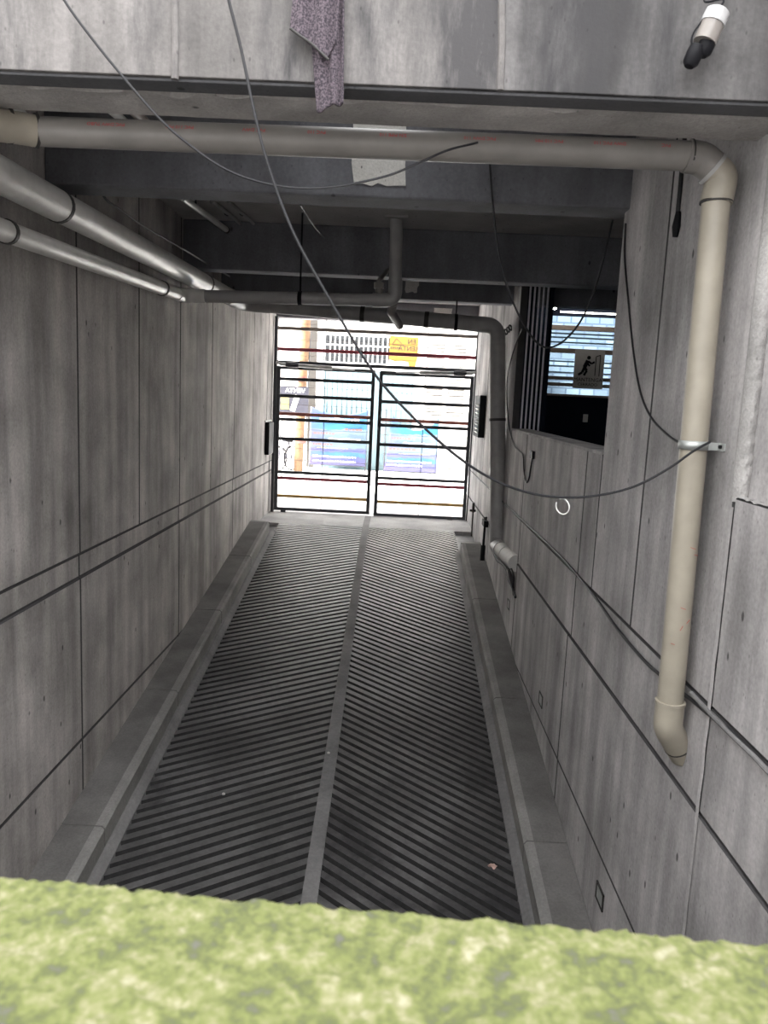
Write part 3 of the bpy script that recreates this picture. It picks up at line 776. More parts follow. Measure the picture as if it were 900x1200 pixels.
# clamp
cpt = d0 + (d1 - d0) * ((d0.z - atY(826, 522, Y1).z) / (d0.z - d1.z))
cl = thing('pipe_clamp', cpt, 'galvanised strap clamp holding the cream downpipe to the right wall', 'clamp')
mb = MB(); mb.tube([cpt - Vector((0, 0, .017)), cpt + Vector((0, 0, .017))], r1 + 0.004, 24, caps=False); mb.build('strap', M['galv'], cl, solid=0.003, smooth=True)
mb = MB(); mb.box(cpt.x + 0.04, XR + 0.005, Y1 - 0.045, Y1 - 0.038, cpt.z - .016, cpt.z + .014); mb.box(XR - .006, XR + .002, Y1 - .10, Y1 - .03, cpt.z - .016, cpt.z + .014); mb.build('lug', M['galv'], cl)
mb = MB(); mb.tube([(XR - .016, Y1 - .075, cpt.z), (XR, Y1 - .075, cpt.z)], .007, 8); mb.build('bolt', M['black'], cl)

# large pipe along the left wall, crossing the passage, dropping on the right wall
r2 = 0.085
XP = XL + 0.17
pa = Vector((XP, 2.9, 0.93)); pb = Vector((XP + 0.02, 9.15, 1.04)); pb = Vector((XP, 9.1, 1.02))
pc = Vector((1.12, 8.75, 0.86)); pd = Vector((1.155, 8.75, -1.50)); pe = Vector((XR + 0.0, 7.55, -1.57))
pc = atY(583, 382, 8.9); pd = atY(583, 640, 8.75); 
pb = atY(283, 355, 9.1)
lp = thing('large_drain_pipe', (0, 9.0, pd.z), 'thick grey pipe along the left wall, across above the gate, down the right wall', 'pipe')
pm = pa + (pb - pa) * 0.9
mb = MB(); mb.tube([pa, pm], r2, 24); mb.build('wall_pipe', M['pvc_l'], lp, smooth=True)
mb = MB(); mb.tube(bend([pm - (pm - pa).normalized() * 0.1, pb, pb + (pc - pb).normalized() * 0.35], 0.16), r2 + 0.005, 24); mb.build('elbow', M['pvc_g'], lp, smooth=True)
mb = MB(); mb.tube([pb + (pc - pb).normalized() * 0.3, pc - (pc - pb).normalized() * 0.22], r2, 24); mb.build('cross_pipe', M['pvc_g'], lp, smooth=True)
mb = MB(); mb.tube(bend([pc - (pc - pb).normalized() * 0.26, pc, pc + (pd - pc).normalized() * 0.26], 0.16), r2 + 0.004, 24); mb.build('elbow', M['pvc_g'], lp, smooth=True)
mb = MB(); mb.tube([pc + (pd - pc).normalized() * 0.2, pd], r2 + 0.006, 24); mb.build('downpipe', M['pvc_g'], lp, smooth=True)
mb = MB(); mb.tube(bend([pd + Vector((0, 0, .12)), pd, pd + (pe - pd).normalized() * 0.3], 0.1), r2 + 0.008, 24); mb.build('elbow', M['pvc_g'], lp, smooth=True)
mb = MB(); mb.tube([pd + (pe - pd).normalized() * 0.12, pe + (pe - pd).normalized() * 0.05], r2, 24); mb.build('outlet_pipe', M['pvc_m'], lp, smooth=True)
mb = MB(); ringed(mb, pd + (pe - pd) * 0.55, pe - pd, r2, .006, .03); mb.build('outlet_collar', M['pvc_m'], lp, smooth=True)
it = []
for p in (atX(66, 254, XP), atX(236, 328, XP), atX(268, 346, XP)):
    t = (p.y - pa.y) / (pb.y - pa.y); it.append((pa + (pb - pa) * t, pb - pa, r2 - .002, .007, .03))
for px in (425, 500): it.append((pb + (pc - pb) * ((atY(px, 370, 9).x - pb.x) / (pc.x - pb.x)), pc - pb, r2, .006, .05))
it.append((pc + (pd - pc) * 0.42, pd - pc, r2 + .006, .005, .03))
rings(lp, it)
# hanger for cross pipe
def hanger(px, pyt, c, r, lab, top):
    mb = MB(); mb.tube([c - Vector((0.018, 0, 0)), c + Vector((0.018, 0, 0))], r + 0.006, 20, caps=False)
    h = thing('pipe_hanger', c + Vector((0, 0, -r)), lab, 'hanger')
    mb.build('strap', M['black'], h, solid=0.004, smooth=True)
    mb = MB(); mb.tube([c + Vector((0, 0, r)), Vector((c.x, c.y, top))], 0.008, 8); mb.build('rod', M['black'], h)
c = pb + (pc - pb) * ((atY(534, 370, 9).x - pb.x) / (pc.x - pb.x)); hanger(534, 355, c, r2, 'black hanger strap over the thick pipe near the gate', CEIL if False else 1.12)

# thinner pipe on the left wall, crossing, rising into the ceiling
r3 = 0.054
ta = Vector((XL + 0.11, 3.0, 0.695)); tb = atX(212, 345, XL + 0.12)
tcn_ = atY(456, 355, 7.0); td = Vector((tcn_.x + 0.03, 7.0, CEIL))
td = atY(464, 268, 7.0); td.z = CEIL
te = atY(463, 352, 7.0)
tb = atY(214, 346.5, 6.95)
sp = thing('slim_drain_pipe', (-1.0, 6.9, 0.7), 'thinner pipe below the thick one on the left wall, crossing and rising into the ceiling', 'pipe')
tm = ta + (tb - ta) * 0.9
mb = MB(); mb.tube([ta, tb - (tb - ta).normalized() * .12], r3, 20); mb.build('wall_pipe', M['pvc_l'], sp, smooth=True)
mb = MB(); mb.tube(bend([tb - (tb - ta).normalized() * .2, tb, tb + (te - tb).normalized() * .2], .1), r3 + .006, 20); mb.build('elbow', M['pvc_l'], sp, smooth=True)
mb = MB(); mb.tube([tb + (te - tb).normalized() * .14, te - (te - tb).normalized() * .1], r3, 20); mb.build('cross_pipe', M['pvc_g'], sp, smooth=True)
mb = MB(); mb.tube(bend([te - (te - tb).normalized() * .2, te, te + (td - te).normalized() * .18], .1), r3 + .008, 20); mb.build('elbow', M['pvc_g'], sp, smooth=True)
mb = MB(); mb.tube([te + (td - te).normalized() * .12, td], r3 + .002, 20); mb.build('riser', M['pvc_g'], sp, smooth=True)
it = []
for px, py in ((8, 268), (188, 337), (212, 345)):
    p = atX(px, py, XL + .115); t = (p.y - ta.y) / (tb.y - ta.y); it.append((ta + (tb - ta) * min(t, .985), tb - ta, r3 + .001, .006, .025))
rings(sp, it)
mb = MB(); mb.tube(bend([te + Vector((-.02, .02, -.03)), te + Vector((-.03, .12, -.09)), te + Vector((.05, .5, -.17))], .05), .04, 14); mb.build('wye_branch', M['pvc_w'], sp, smooth=True)
mb = MB(); mb.box(td.x - .10, td.x + .10, td.y - .1, td.y + .1, CEIL - .02, CEIL - .001); mb.build('ceiling_flange', M['pvc_g'], sp)
# small fitting rising from the cross pipe
f0 = atY(445, 352, 7.0); f1 = atY(444, 334, 7.0); f2 = atY(455, 317, 7.25)
mb = MB(); mb.tube([f0, f1], [.034, .034], 16); mb.tube([f1 - Vector((0, 0, .03)), f1 + Vector((0, 0, .02))], .044, 16); mb.build('cleanout_tee', M['pvc_w'], sp, smooth=True)
mb = MB(); mb.tube(bend([f1, f1 + Vector((0, 0, .04)), f2, f2 + Vector((.03, .2, .05))], .03), .02, 12); mb.build('vent_tube', M['pvc_w'], sp, smooth=True)
c = tb + (te - tb) * ((atY(352, 350, 7).x - tb.x) / (te.x - tb.x)); hanger(352, 300, c, r3, 'black hanger strap and rod on the thinner crossing pipe', CEIL)

# three thin conduits under the slab
for i, (a, b, r, mt, lab) in enumerate((((214, 232), (287, 285), .026, 'pvc_l', 'leftmost and thickest pale conduit under the slab'), ((248, 236), (300, 277), .017, 'pvc_g', 'middle of three conduits under the slab'),
                                   ((268, 237), (313, 277), .014, 'pvc_g', 'rightmost thin conduit of three under the slab'))):
    zz_ = CEIL - r - 0.004 - (0.06 if i == 0 else 0.0)
    A = atZ(*a, zz_); B = atZ(*b, zz_)
    d = (A - B).normalized(); A = B + d * min((A - B).length * 1.0, 2.6)
    if A.y < 4.86: A = B + d * ((B.y - 4.86) / abs(d.y))
    t_ = thing('conduit', (A + B) / 2, lab, 'conduit', 'conduits under the slab')
    path = [A, B] if i < 1 else spline([A, A * .6 + B * .4 + Vector((.01, 0, 0)), A * .25 + B * .75, B])
    mb = MB(); mb.tube(path, r, 12); mb.build('tube', M[mt], t_, smooth=True)
    mb = MB(); c_ = A * .35 + B * .65 if i == 0 else A * .7 + B * .3; ringed(mb, c_, d, r, .004, .03); mb.build('coupling', M['band'], t_)
    if i == 0:
        for e_ in (B - d * -.06, A + d * -.3):
            mb = MB(); mb.tube([e_, Vector((e_.x, e_.y, CEIL))], .008, 8); mb.build('hanger_rod', M['black'], t_)
# conduit stubs in the first bay, top left
for (a, b, r, lab) in (((0, 120), (24, 134), .03, 'short pale pipe stub above the left end of the cream pipe'), ((118, 118), (152, 148), .02, 'pale conduit rising behind the front beam lip'),
                       ((148, 122), (178, 150), .022, 'brownish conduit beside the pale one behind the front beam lip')):
    A = atY(*a, 3.15); B = atY(*b, 4.4 if a[0] else 3.7)
    d = (B - A).normalized(); A2 = A - d * 0.0
    mb = MB(); mb.tube([A2, B], r, 12)
    tag(mb.build('conduit', M['pvc_l'] if r != .022 else M['bar_b'], smooth=True), lab, 'conduit', 'conduits behind the front beam')

# ------------------------------------------------------------------ cables
def cable(pts, r, label, mat='cable', group=None, k=8, name='cable'):
    mb = MB(); mb.tube(spline(pts, k), r, 8)
    return tag(mb.build(name, M[mat], smooth=True), label, 'cable', group)
def ys(pix, ya, yb):
    n = len(pix); return [atY(x, y, ya + (yb - ya) * i / (n - 1)) for i, (x, y) in enumerate(pix)]
cable(ys([(40, -60), (75, 0), (110, 48), (150, 97), (190, 142), (225, 172), (262, 197), (300, 212), (345, 220), (390, 219), (425, 213), (460, 204), (495, 189), (525, 176), (560, 167)], 2.50, 2.95), .0042,
      'thin black cable sagging from top left across the cream pipe')
cable(ys([(255, -60), (268, 0), (283, 60), (300, 140), (318, 205), (345, 275), (383, 345), (430, 425), (462, 466), (500, 504), (540, 538), (580, 563), (622, 578), (665, 583), (710, 579), (748, 568), (785, 548), (812, 529), (832, 518)], 2.50, 2.98), .0048,
      'long black cable dropping from the top and looping to the downpipe clamp')
cable([atX(x, y, XR - .008) for x, y in [(733, 262), (732, 300), (736, 350), (742, 410), (750, 458), (763, 489), (784, 511), (806, 523), (820, 521)]], .0055, 'black cable hanging on the pier beside the opening and ending at the clamp')
cable(ys([(574, 190), (577, 232), (583, 290), (594, 335), (607, 367), (622, 393), (634, 405), (645, 407), (660, 400), (678, 380), (693, 350), (706, 308), (718, 258)], 4.53, 4.8), .006, 'slack black cable loop hanging below the nearest cross beam in front of the opening')
cable([atX(x, y, XR - .012) for x, y in [(612, 385), (604, 405), (597, 430), (594, 455), (596, 495), (602, 520), (609, 529), (613, 534), (614, 552), (617, 565), (620, 560), (622, 548), (624, 536)]], .007, 'thin black lead hanging down the wall to a small socket under the sill')
p = atX(624, 533, XR - .012)
mb = MB(); mb.box(p.x - .015, XR + .001, p.y - .06, p.y + .06, p.z - .035, p.z + .035); tag(mb.build('socket', M['black'], bevel=.006), 'small black socket on the wall below the grille', 'socket')
cable([atX(x, y, XR - .010) for x, y in [(560, 560), (600, 598), (650, 645), (690, 690), (722, 735), (757, 776), (790, 804), (815, 824), (850, 853), (878, 880), (905, 910), (930, 935)]], .008, 'black cable lying along the horizontal joint of the right wall')
cable([atX(x, y, XR - .014) for x, y in [(810, 812), (830, 834), (858, 862), (884, 887), (910, 915)]], .009, 'pale conduit lying on the joint beside the black cable at the right', 'strip', name='conduit')
cable([atX(x, y, XR - .010) for x, y in [(805, 140), (801, 175), (797, 220), (793, 258), (791, 272)]], .010, 'thick dark lead taped to the wall beside the cream pipe elbow')
p = atX(793, 266, XR - .012); q = atX(791, 278, XR - .012)
mb = MB(); mb.tube([atX(795, 248, XR - .012), p, q], [.012, .022, .012], 10); tag(mb.build('tape_knot', M['black'], smooth=True), 'black taped knot at the end of the dark lead on the right wall', 'tape')
cable([atX(x, y, XP) + Vector((.06, 0, 0.10)) for x, y in [(98, 226), (112, 252), (130, 264), (160, 283), (200, 303), (232, 320), (262, 335)]], .008, 'thin wire lying along the top of the thick left pipe')
cable(ys([(352, 240), (366, 262), (380, 280)], 5.0, 7.3), .006, 'short black wire on the slab behind the nearest cross beam')
# white ring on the long cable
p = atY(660, 584, 2.86)
mb = MB(); mb.torus(p + Vector((0, 0, -.030)), (1, 0.9, 0.15), .030, .0022, 28, 6, .5, 2 * PI - .2)
tag(mb.build('wire_ring', M['paper'], smooth=True), 'small white open ring hanging on the long black cable', 'ring')
# chain bracket on far jamb near the crossing pipe
mb = MB()
pts = [atX(598, 384, XR - .02), atX(590, 392, XR - .06), atX(583, 398, XR - .08)]
for i in range(7):
    t = i / 6; c = pts[0] * (1 - t) + pts[2] * t; mb.torus(c, (1, .3 if i % 2 else -.8, .4), .03, .009, 10, 6)
tag(mb.build('chain', M['black'], smooth=True), 'short dark chain beside the thick pipe elbow at the right', 'chain')

# ------------------------------------------------------------------ towel on the front beam
tw = thing('towel', atY(380, 132, 2.57), 'purple grey towel hanging over the front beam', 'towel')
def fold(u, v, a, ph, n): return a * math.sin(u * n * 2 * PI + ph) * (0.5 + 0.5 * v) + a * .35 * math.sin(u * n * 5 + v * 4 + ph)
def layer(name, pix_l, pix_r, bot, y, amp, n, ph, lab=None):
    mb = MB()
    ztop = 1.475
    def fn(u, v):
        # v 0 top .. 1 hem; pixel outline of hem gives size
        hem = bot(u); xa = pix_l(v); xb = pix_r(v)
        top = -110
        py = top + (hem - top) * v; px = xa + (xb - xa) * u
        p = atY(px, py, y)
        p.y += fold(u, v, amp, ph, n) - amp
        if p.z > ztop: p.y += (p.z - ztop) * 1.0 + 0.0; p.z = ztop + 0.02 + (0.01 if y < 2.57 else 0)
        p.y = min(p.y, 2.602) if p.z < ztop else p.y
        return p
    mb.grid(fn, 60, 70)
    return mb.build(name, M['towel'], tw, solid=0.006, smooth=True, fix=False)
layer('back_layer', lambda v: 352 + 20 * v, lambda v: 404 - 2 * v, lambda u: 132 - 11 * u + 2 * math.sin(u * 9), 2.600, .007, 2.5, .4)
def hemf(u): return 33 + 37 * (u / .78) if u < .78 else 70 - (u - .78) * 90
layer('front_layer', lambda v: 356 - 16 * v, lambda v: 404 - 10 * v, hemf, 2.578, .010, 2.2, 1.7)
mb = MB()
def hp(px, py): return atY(px, py, 2.560)
mb.tube(spline([hp(340, 33), hp(352, 42), hp(366, 52), hp(385, 70)]), [.004] * 25, 8)
mb.build('hem', M['band'], tw, smooth=True)

# ------------------------------------------------------------------ small hanging fixture at top right
p0 = atY(829, 42, 2.545)
fx = thing('hanging_lamp_holder', p0 + Vector((0, 0, -.09)), 'small white capped black lamp holder hanging on a wire against the front beam', 'lamp')
ax = Vector((.35, 0, 1)).normalized()
mb = MB(); mb.tube([p0 + ax * .035, p0 + ax * .072, p0 + ax * .078], [.037, .036, .028], 20); mb.build('cap', M['cap'], fx, smooth=True)
mb = MB(); mb.tube([p0 - ax * .02, p0 + ax * .035], .034, 20); mb.build('body', M['clear'], fx, smooth=True)
for s in (-1, 1):
    c = p0 + Vector((s * .018 - .012, 0, -.025 + s * .016)) - ax * .01
    mb = MB(); mb.tube([c + ax * .02, c, c - ax * .03, c - ax * .042], [.022, .025, .024, .014], 16); mb.build('socket', M['black'], fx, smooth=True)
mb = MB(); mb.tube(spline([p0 + ax * .075, p0 + ax * .11, atY(826, 2, 2.575), atY(830, -14, 2.58)]), .003, 6); mb.build('wire', M['black'], fx)
mb = MB(); mb.tube(spline([p0 + ax * .06 + Vector((-.03, 0, 0)), p0 + Vector((-.045, 0, .0)), p0 + Vector((-.04, 0, -.05))]), .003, 6); mb.build('wire', M['black'], fx)

# ------------------------------------------------------------------ gate
YG = 12.8
def leaf(x0, x1, dz, lab, xr):
    g = thing('gate_leaf', ((x0 + x1) / 2, YG, -1.95 + dz), lab, 'gate', 'barred gate leaves')
    t = 0.058
    mb = MB()
    mb.box(x0, x0 + t, YG - .025, YG + .025, -1.95 + dz, .44 + dz); mb.box(x1 - t, x1, YG - .025, YG + .025, -1.95 + dz, .44 + dz)
    mb.box(x0 + t, x1 - t, YG - .025, YG + .025, .39 + dz, .44 + dz); mb.box(x0 + t, x1 - t, YG - .025, YG + .025, -1.95 + dz, -1.90 + dz)
    mb.build('frame', M['bar_d'], g, bevel=.003)
    for z, m, h in ((.235, 'bar_d', .054), (-.04, 'bar_d', .054), (-.335, 'bar_r', .056), (-.425, 'bar_d', .054), (-.745, 'bar_d', .054), (-1.305, 'bar_d', .05), (-1.405, 'bar_m', .05), (-1.705, 'bar_o', .05)):
        mb = MB(); mb.box(x0 + t, x1 - t, YG - .02, YG + .02, z - h / 2 + dz, z + h / 2 + dz); mb.build('rail', M[m], g, bevel=.003)
    mb = MB(); mb.tube([(xr, YG, -1.9 + dz), (xr, YG, .39 + dz)], .007, 6); mb.build('mid_rod', M['bar_d'], g)
    mb = MB()
    for z in (.11, -.18, -.58, -.90, -1.10, -1.55, -1.81): mb.tube([(x0 + t, YG, z + dz), (x1 - t, YG, z + dz)], .003, 5)
    mb.build('thin_wire', M['bar_b'], g)
    mb = MB(); xx = x0 + .12 if x0 < -1 else x1 - .3
    mb.box(xx, xx + .08, YG - .03, YG + .03, -1.985 + dz * 0, -1.95 + dz); mb.build('foot_block', M['bar_d'], g)
    return g
leaf(-2.0, -.385, 0.0, 'left leaf of the barred gate', -1.205)
leaf(-.315, 1.235, -.022, 'right leaf of the barred gate', .44)
tr = thing('gate_transom', (-.4, YG, .47), 'fixed barred panel above the gate leaves', 'gate')
mb = MB(); mb.box(-2.0, 1.24, YG - .03, YG + .03, .475, .53)
mb.build('bottom_rail', M['bar_d'], tr, bevel=.003)
for xa, xb, lab in ((-2.055, -2.005, 'dark left gate post against the left wall'), (1.242, 1.259, 'dark right gate post against the right wall')):
    mb = MB(); mb.box(xa, xb, YG - .03, YG + .03, -1.98, 1.235); tag(mb.build('gate_post', M['bar_d']), lab, 'post', 'gate posts')
for z, m in ((1.05, 'bar_b'), (.715, 'bar_m')):
    mb = MB(); mb.box(-2.0, 1.245, YG - .02, YG + .02, z - .028, z + .028); mb.build('rail', M[m], tr, bevel=.003)
for x in (-1.215, .45):
    mb = MB(); mb.tube([(x, YG, .53), (x, YG, 1.24)], .006, 6); mb.build('mid_rod', M['bar_d'], tr)
mb = MB()
for z in (.87, 1.13, .62): mb.tube([(-2.0, YG, z), (1.245, YG, z)], .003, 5)
mb.build('thin_wire', M['bar_b'], tr)
def actuator(xs_, xe_, z, lab):
    s = 1 if xe_ > xs_ else -1
    y = YG - .085
    a = thing('gate_actuator', ((xs_ + xe_) / 2, y, z - .04), lab, 'gate motor', 'gate motor arms')
    mb = MB(); mb.tube([(xs_, y, z + .005), (xs_ + s * .13, y, z)], .028, 12); mb.tube([(xs_ - s * .06, y, z + .03), (xs_ + s * .02, y, z + .005)], .02, 10); mb.build('mount', M['galv'], a, smooth=True)
    mb = MB(); mb.tube([(xs_ + s * .10, y, z), (xs_ + s * .13, y, z), (xs_ + s * .27, y, z - .004), (xs_ + s * .31, y, z - .006)], [.028, .045, .045, .03], 14); mb.build('motor', M['bar_d'], a, smooth=True)
    mb = MB(); mb.tube([(xs_ + s * .29, y, z - .005), (xs_ + s * .86, y, z - .022)], .030, 14); mb.build('cylinder', M['galv'], a, smooth=True)
    mb = MB(); mb.tube([(xs_ + s * .84, y, z - .022), (xe_, y, z - .035)], .011, 10); mb.build('piston_rod', M['steel'], a, smooth=True)
    mb = MB(); mb.box(min(xe_, xe_ + s * .25), max(xe_, xe_ + s * .25), y - .02, YG - .02, z - .06, z - .02); mb.build('arm_bracket', M['bar_d'], a)
actuator(-1.95, -.72, .465, 'gate motor arm on the left leaf')
actuator(1.2, -.05, .455, 'gate motor arm on the right leaf')

# black boxes on the two walls by the gate
p0 = atX(316, 495, XL)
mb = MB(); mb.box(XL, XL + .07, 12.15, 12.6, -.98, -.47); lb = mb.build('wall_box', M['black'], bevel=.01); tag(lb, 'black box on the left wall beside the gate', 'box')
mb = MB(); mb.box(XL, XL + .02, 12.1, 12.65, -.46, -.44); mb.build('top_plate', M['galv'], lb)
rb_ = thing('louvred_wall_box', (XR - .04, 11.5, -.50), 'tall black louvred box on the right wall beside the gate', 'box')
mb = MB(); mb.box(XR - .09, XR, 11.05, 11.75, -.50, .10); mb.build('housing', M['black'], rb_, bevel=.008)
mb = MB()
for i in range(8): z = -.44 + i * .055; mb.add([(XR - .092, 11.1, z), (XR - .092, 11.4, z), (XR - .11, 11.4, z + .02), (XR - .11, 11.1, z + .02)], [(0, 1, 2, 3)])
mb.build('louvres', M['paper'], rb_, solid=.004)
# tap and standpipe
tp = thing('water_tap', atX(556, 628, XR - .04), 'small tap on a standpipe against the right wall by the gate', 'tap')
yt = 11.5
mb = MB(); mb.tube([(XR - .04, yt, zr(yt)), (XR - .04, yt, -1.58)], .012, 8); mb.build('standpipe', M['band'], tp)
mb = MB(); mb.tube([(XR - .09, yt, -1.62), (XR + .0, yt, -1.62)], .018, 8); mb.tube([(XR - .04, yt, -1.65), (XR - .04, yt, -1.50)], .02, 8); mb.build('valve', M['band'], tp)
mb = MB(); mb.tube([(XR - .04, yt - .08, -1.50), (XR - .04, yt + .08, -1.50)], .010, 8); mb.build('handle', M['band'], tp)
# black lock bar leaning on curb
a = atX(569, 606, XR - .05); b = atX(565, 657, XR - .07)
b.z = max(b.z, zc(b.y) + .01)
lb2 = thing('floor_bolt', b, 'black bolt rod with a clamp leaning on the right wall above the curb', 'rod')
mb = MB(); mb.tube([a, a * .35 + b * .65], .016, 8); mb.build('rod', M['black'], lb2)
mb = MB(); mb.tube([a * .35 + b * .65, b], .030, 8); mb.build('foot', M['black'], lb2)
mb = MB(); c = a * .85 + b * .15; mb.box(c.x - .03, c.x + .03, c.y - .12, c.y + .12, c.z - .03, c.z + .05); mb.tube([c + Vector((0, 0, .04)), c + Vector((0, -.12, .10))], .014, 6); mb.build('clamp', M['black'], lb2, bevel=.006)
# bundle of leads hanging under the outlet
for i, pix in enumerate(([(577, 632), (580, 648), (588, 660), (594, 668), (600, 680), (602, 697)], [(582, 628), (577, 640), (582, 656), (592, 664), (598, 684)], [(598, 664), (602, 676), (601, 690), (604, 700)])):
    cable([atX(x, y, XR - .02 - .015 * i) for x, y in pix], .012, ['black lead looping below the outlet of the thick pipe', 'inner black lead curling around the pipe outlet', 'shortest black lead end hanging under the pipe outlet'][i], 'black', 'leads under the pipe outlet', name='lead')
a = atX(596, 668, XR - .03); b = atX(602, 692, XR - .03)
mb = MB(); mb.tube([a, a * .5 + b * .5, b], [.02, .035, .012], 8); tag(mb.build('plug', M['black'], smooth=True), 'black taped plug among the leads under the pipe outlet', 'plug')

# step lights low on the right wall
for i, (px, py, lab) in enumerate(((596, 708, 'farthest small recessed step light on the right wall'), (634, 820, 'middle recessed step light low on the right wall'), (703, 1050, 'nearest recessed step light low on the right wall'))):
    c = atX(px, py, XR); s = .045
    st = thing('step_light', (XR, c.y, c.z - .055), lab, 'wall light', 'step lights in the right wall')
    mb = MB(); w = .07; h = .05; t = .010
    mb.box(XR - .006, XR + .004, c.y - w, c.y + w, c.z - h, c.z - h + t); mb.box(XR - .006, XR + .004, c.y - w, c.y + w, c.z + h - t, c.z + h)
    mb.box(XR - .006, XR + .004, c.y - w, c.y - w + t, c.z - h, c.z + h); mb.box(XR - .006, XR + .004, c.y + w - t, c.y + w, c.z - h, c.z + h); mb.build('rim', M['band'], st)
    mb = MB(); mb.box(XR - .002, XR + .002, c.y - w + t, c.y + w - t, c.z - h + t, c.z + h - t); mb.build('lens', M['galv'], st)

# scraps on the ramp
def ramp_pt(px, py, dz=0.0):
    r = ray(px, py); t = (-2.07 - .155 * 11.05) / (r.z - .155 * r.y); p = r * t; p.z = zr(p.y) + dz; return p
p = ramp_pt(577, 1016)
mb = MB()
def lf(u, v): return (p.x + (u - .5) * .06, p.y + (v - .5) * .05 * math.sin(PI * min(.95, max(.08, u))), p.z + .008 + .012 * math.sin(u * 7) * math.cos(v * 5))
mb.grid(lf, 10, 8); tag(mb.build('dry_leaf', M['leafm'], solid=.002), 'curled pinkish dry leaf on the right half of the ramp', 'leaf')
for px, py, lab in ((385, 884, 'tiny pale pebble on the smooth centre strip of the ramp'), (262, 931, 'tiny pale pebble on the left half of the ramp')):
    p = ramp_pt(px, py, .012 if px == 385 else .004); mb = MB(); mb.tube([p + Vector((-.012, 0, 0)), p + Vector((-.006, 0, 0)), p + Vector((.006, 0, .001)), p + Vector((.012, 0, 0))], [.003, .010, .009, .003], 8)
    tag(mb.build('pebble', M['stone'], smooth=True), lab, 'pebble')

# ------------------------------------------------------------------ street and the building opposite
mb = MB(); mb.box(-9, 9, 13.2, 20.0, ZS - .15, ZS - .02)
struct(mb.build('street', M['street']), 'bright pale street paving beyond the gate', 'street')
mb = MB(); mb.box(-9, 9, 18.6, 20.0, ZS - .02, ZS + .10)
struct(mb.build('sidewalk', M['street'], bevel=.01), 'pale sidewalk in front of the white house', 'sidewalk')
ZW = ZS + .10
YF = 20.0
bd = thing('white_house', (0, YF, ZW), 'bright white house front across the street', 'building')
mb = MB(); mb.box(-9, 9, YF, YF + .3, ZW, 5.0); mb.build('wall', M['white'], bd)
wx0, wx1, wz0, wz1 = -1.95, -.27, .82, 1.55
mb = MB(); mb.box(wx0, wx1, YF - .01, YF + .0, wz0, wz1); wn_ = mb.build('window', M['winglass'], bd)
mb = MB()
for i in range(14): x = wx0 + .05 + i * (wx1 - wx0 - .1) / 13; mb.box(x - .014, x + .014, YF - .07, YF - .045, wz0, wz1)
for z in (wz0 + .02, wz1 - .02, 1.28): mb.box(wx0, wx1, YF - .075, YF - .045, z - .015, z + .015)
mb.build('grille', M['paper'], wn_)
mb = MB(); mb.box(-1.93, .40, YF - .03, YF, ZW, .66)
for i in range(18): x = -1.88 + i * .128; mb.box(x, x + .05, YF - .045, YF - .03, ZW, .64)
mb.build('corrugated_door', M['bluedoor'], bd)
mb = MB(); mb.box(-2.30, -2.12, YF - .06, YF, ZW, 2.4); mb.build('downpipe_chase', M['shut'], bd)
for x0 in (.68, 1.23):
    for z0, z1 in ((1.02, 1.46), (.72, .95), (.40, .62), (.0, .34), (-.42, -.06)):
        mb = MB(); mb.box(x0, x0 + .50, YF - .02, YF, z0, z1); sh_ = mb.build('louvred_shutter', M['white'], bd)
        mb = MB(); n = max(2, int((z1 - z0) / .085))
        for i in range(n): z = z0 + .03 + i * (z1 - z0 - .03) / n; mb.box(x0 + .03, x0 + .47, YF - .035, YF - .02, z, z + .028)
        mb.build('slats', M['shut'], sh_)
# yellow rental banner (seen from behind: mirrored letters)
ys_ = thing('rental_banner', (.1, YF - .1, .80), 'yellow EN RENTA banner beside the barred window with mirrored letters', 'sign')
mb = MB()
P = [(-.27, 1.56), (.46, 1.55), (.45, 1.02), (.43, .96), (.40, .80), (.26, .78), (.22, .93), (.05, .95), (-.12, .93), (-.27, .98)]
mb.prism(P, 'y', YF - .10, YF - .092); mb.build('sheet', M['yellow'], ys_)
mir = lambda x, z: frame((x, YF - .104, z), (-1, 0, 0), (0, 0, 1))
text_mesh('EN', .17, M['ink'], 'lettering', mir(.29, 1.43), ys_)
text_mesh('RENTA', .17, M['ink'], 'lettering', mir(.22, 1.26), ys_)
mb = MB()
for i in range(5): x = -.24 + i * .05; mb.box(x, x + .026, YF - .105, YF - .10, 1.24, 1.29)
mb.build('small_lettering', M['ink'], ys_)
mb = MB(); yy = YF - .103
for a, b in (((-.20, 1.36), (-.10, 1.50)), ((-.10, 1.50), (.04, 1.37)), ((-.2, 1.345), (.10, 1.345))): mb.bar((a[0], yy, a[1]), (b[0], yy, b[1]), .012, .004, up=(0, 1, 0))
mb.build('house_mark', M['ink'], ys_)
# VENTA board
YV = 18.4
vs_ = thing('sale_sign', atY(344, 485, YV), 'grey VENTA sign with a pale yellow notice beside the orange post', 'sign')
A = atY(328.5, 452, YV); B = atY(361, 485, YV)
mb = MB(); mb.box(A.x, B.x, YV - .01, YV + .01, B.z, A.z); mb.build('board', M['grey_sign'], vs_)
text_mesh('VENTA', .15, M['paper'], 'lettering', frame(((A.x + B.x) / 2 + .02, YV - .012, A.z - .10), (-1, 0, 0), (0, 0, 1)), vs_)
mb = MB(); mb.box(A.x + .02, A.x + .22, YV - .015, YV - .01, B.z + .08, B.z + .37); mb.build('notice', M['pale_y'], vs_)
mb = MB(); mb.bar((A.x + .30, YV - .013, B.z + .05), (A.x + .42, YV - .013, A.z - .20), .12, .004, up=(0, 1, 0)); mb.build('stripe', M['signg'], vs_)
mb = MB(); mb.tube([(A.x + .06, YV + .03, ZS - .02), (A.x + .06, YV + .03, A.z)], .02, 8); mb.build('post', M['galv'], vs_)
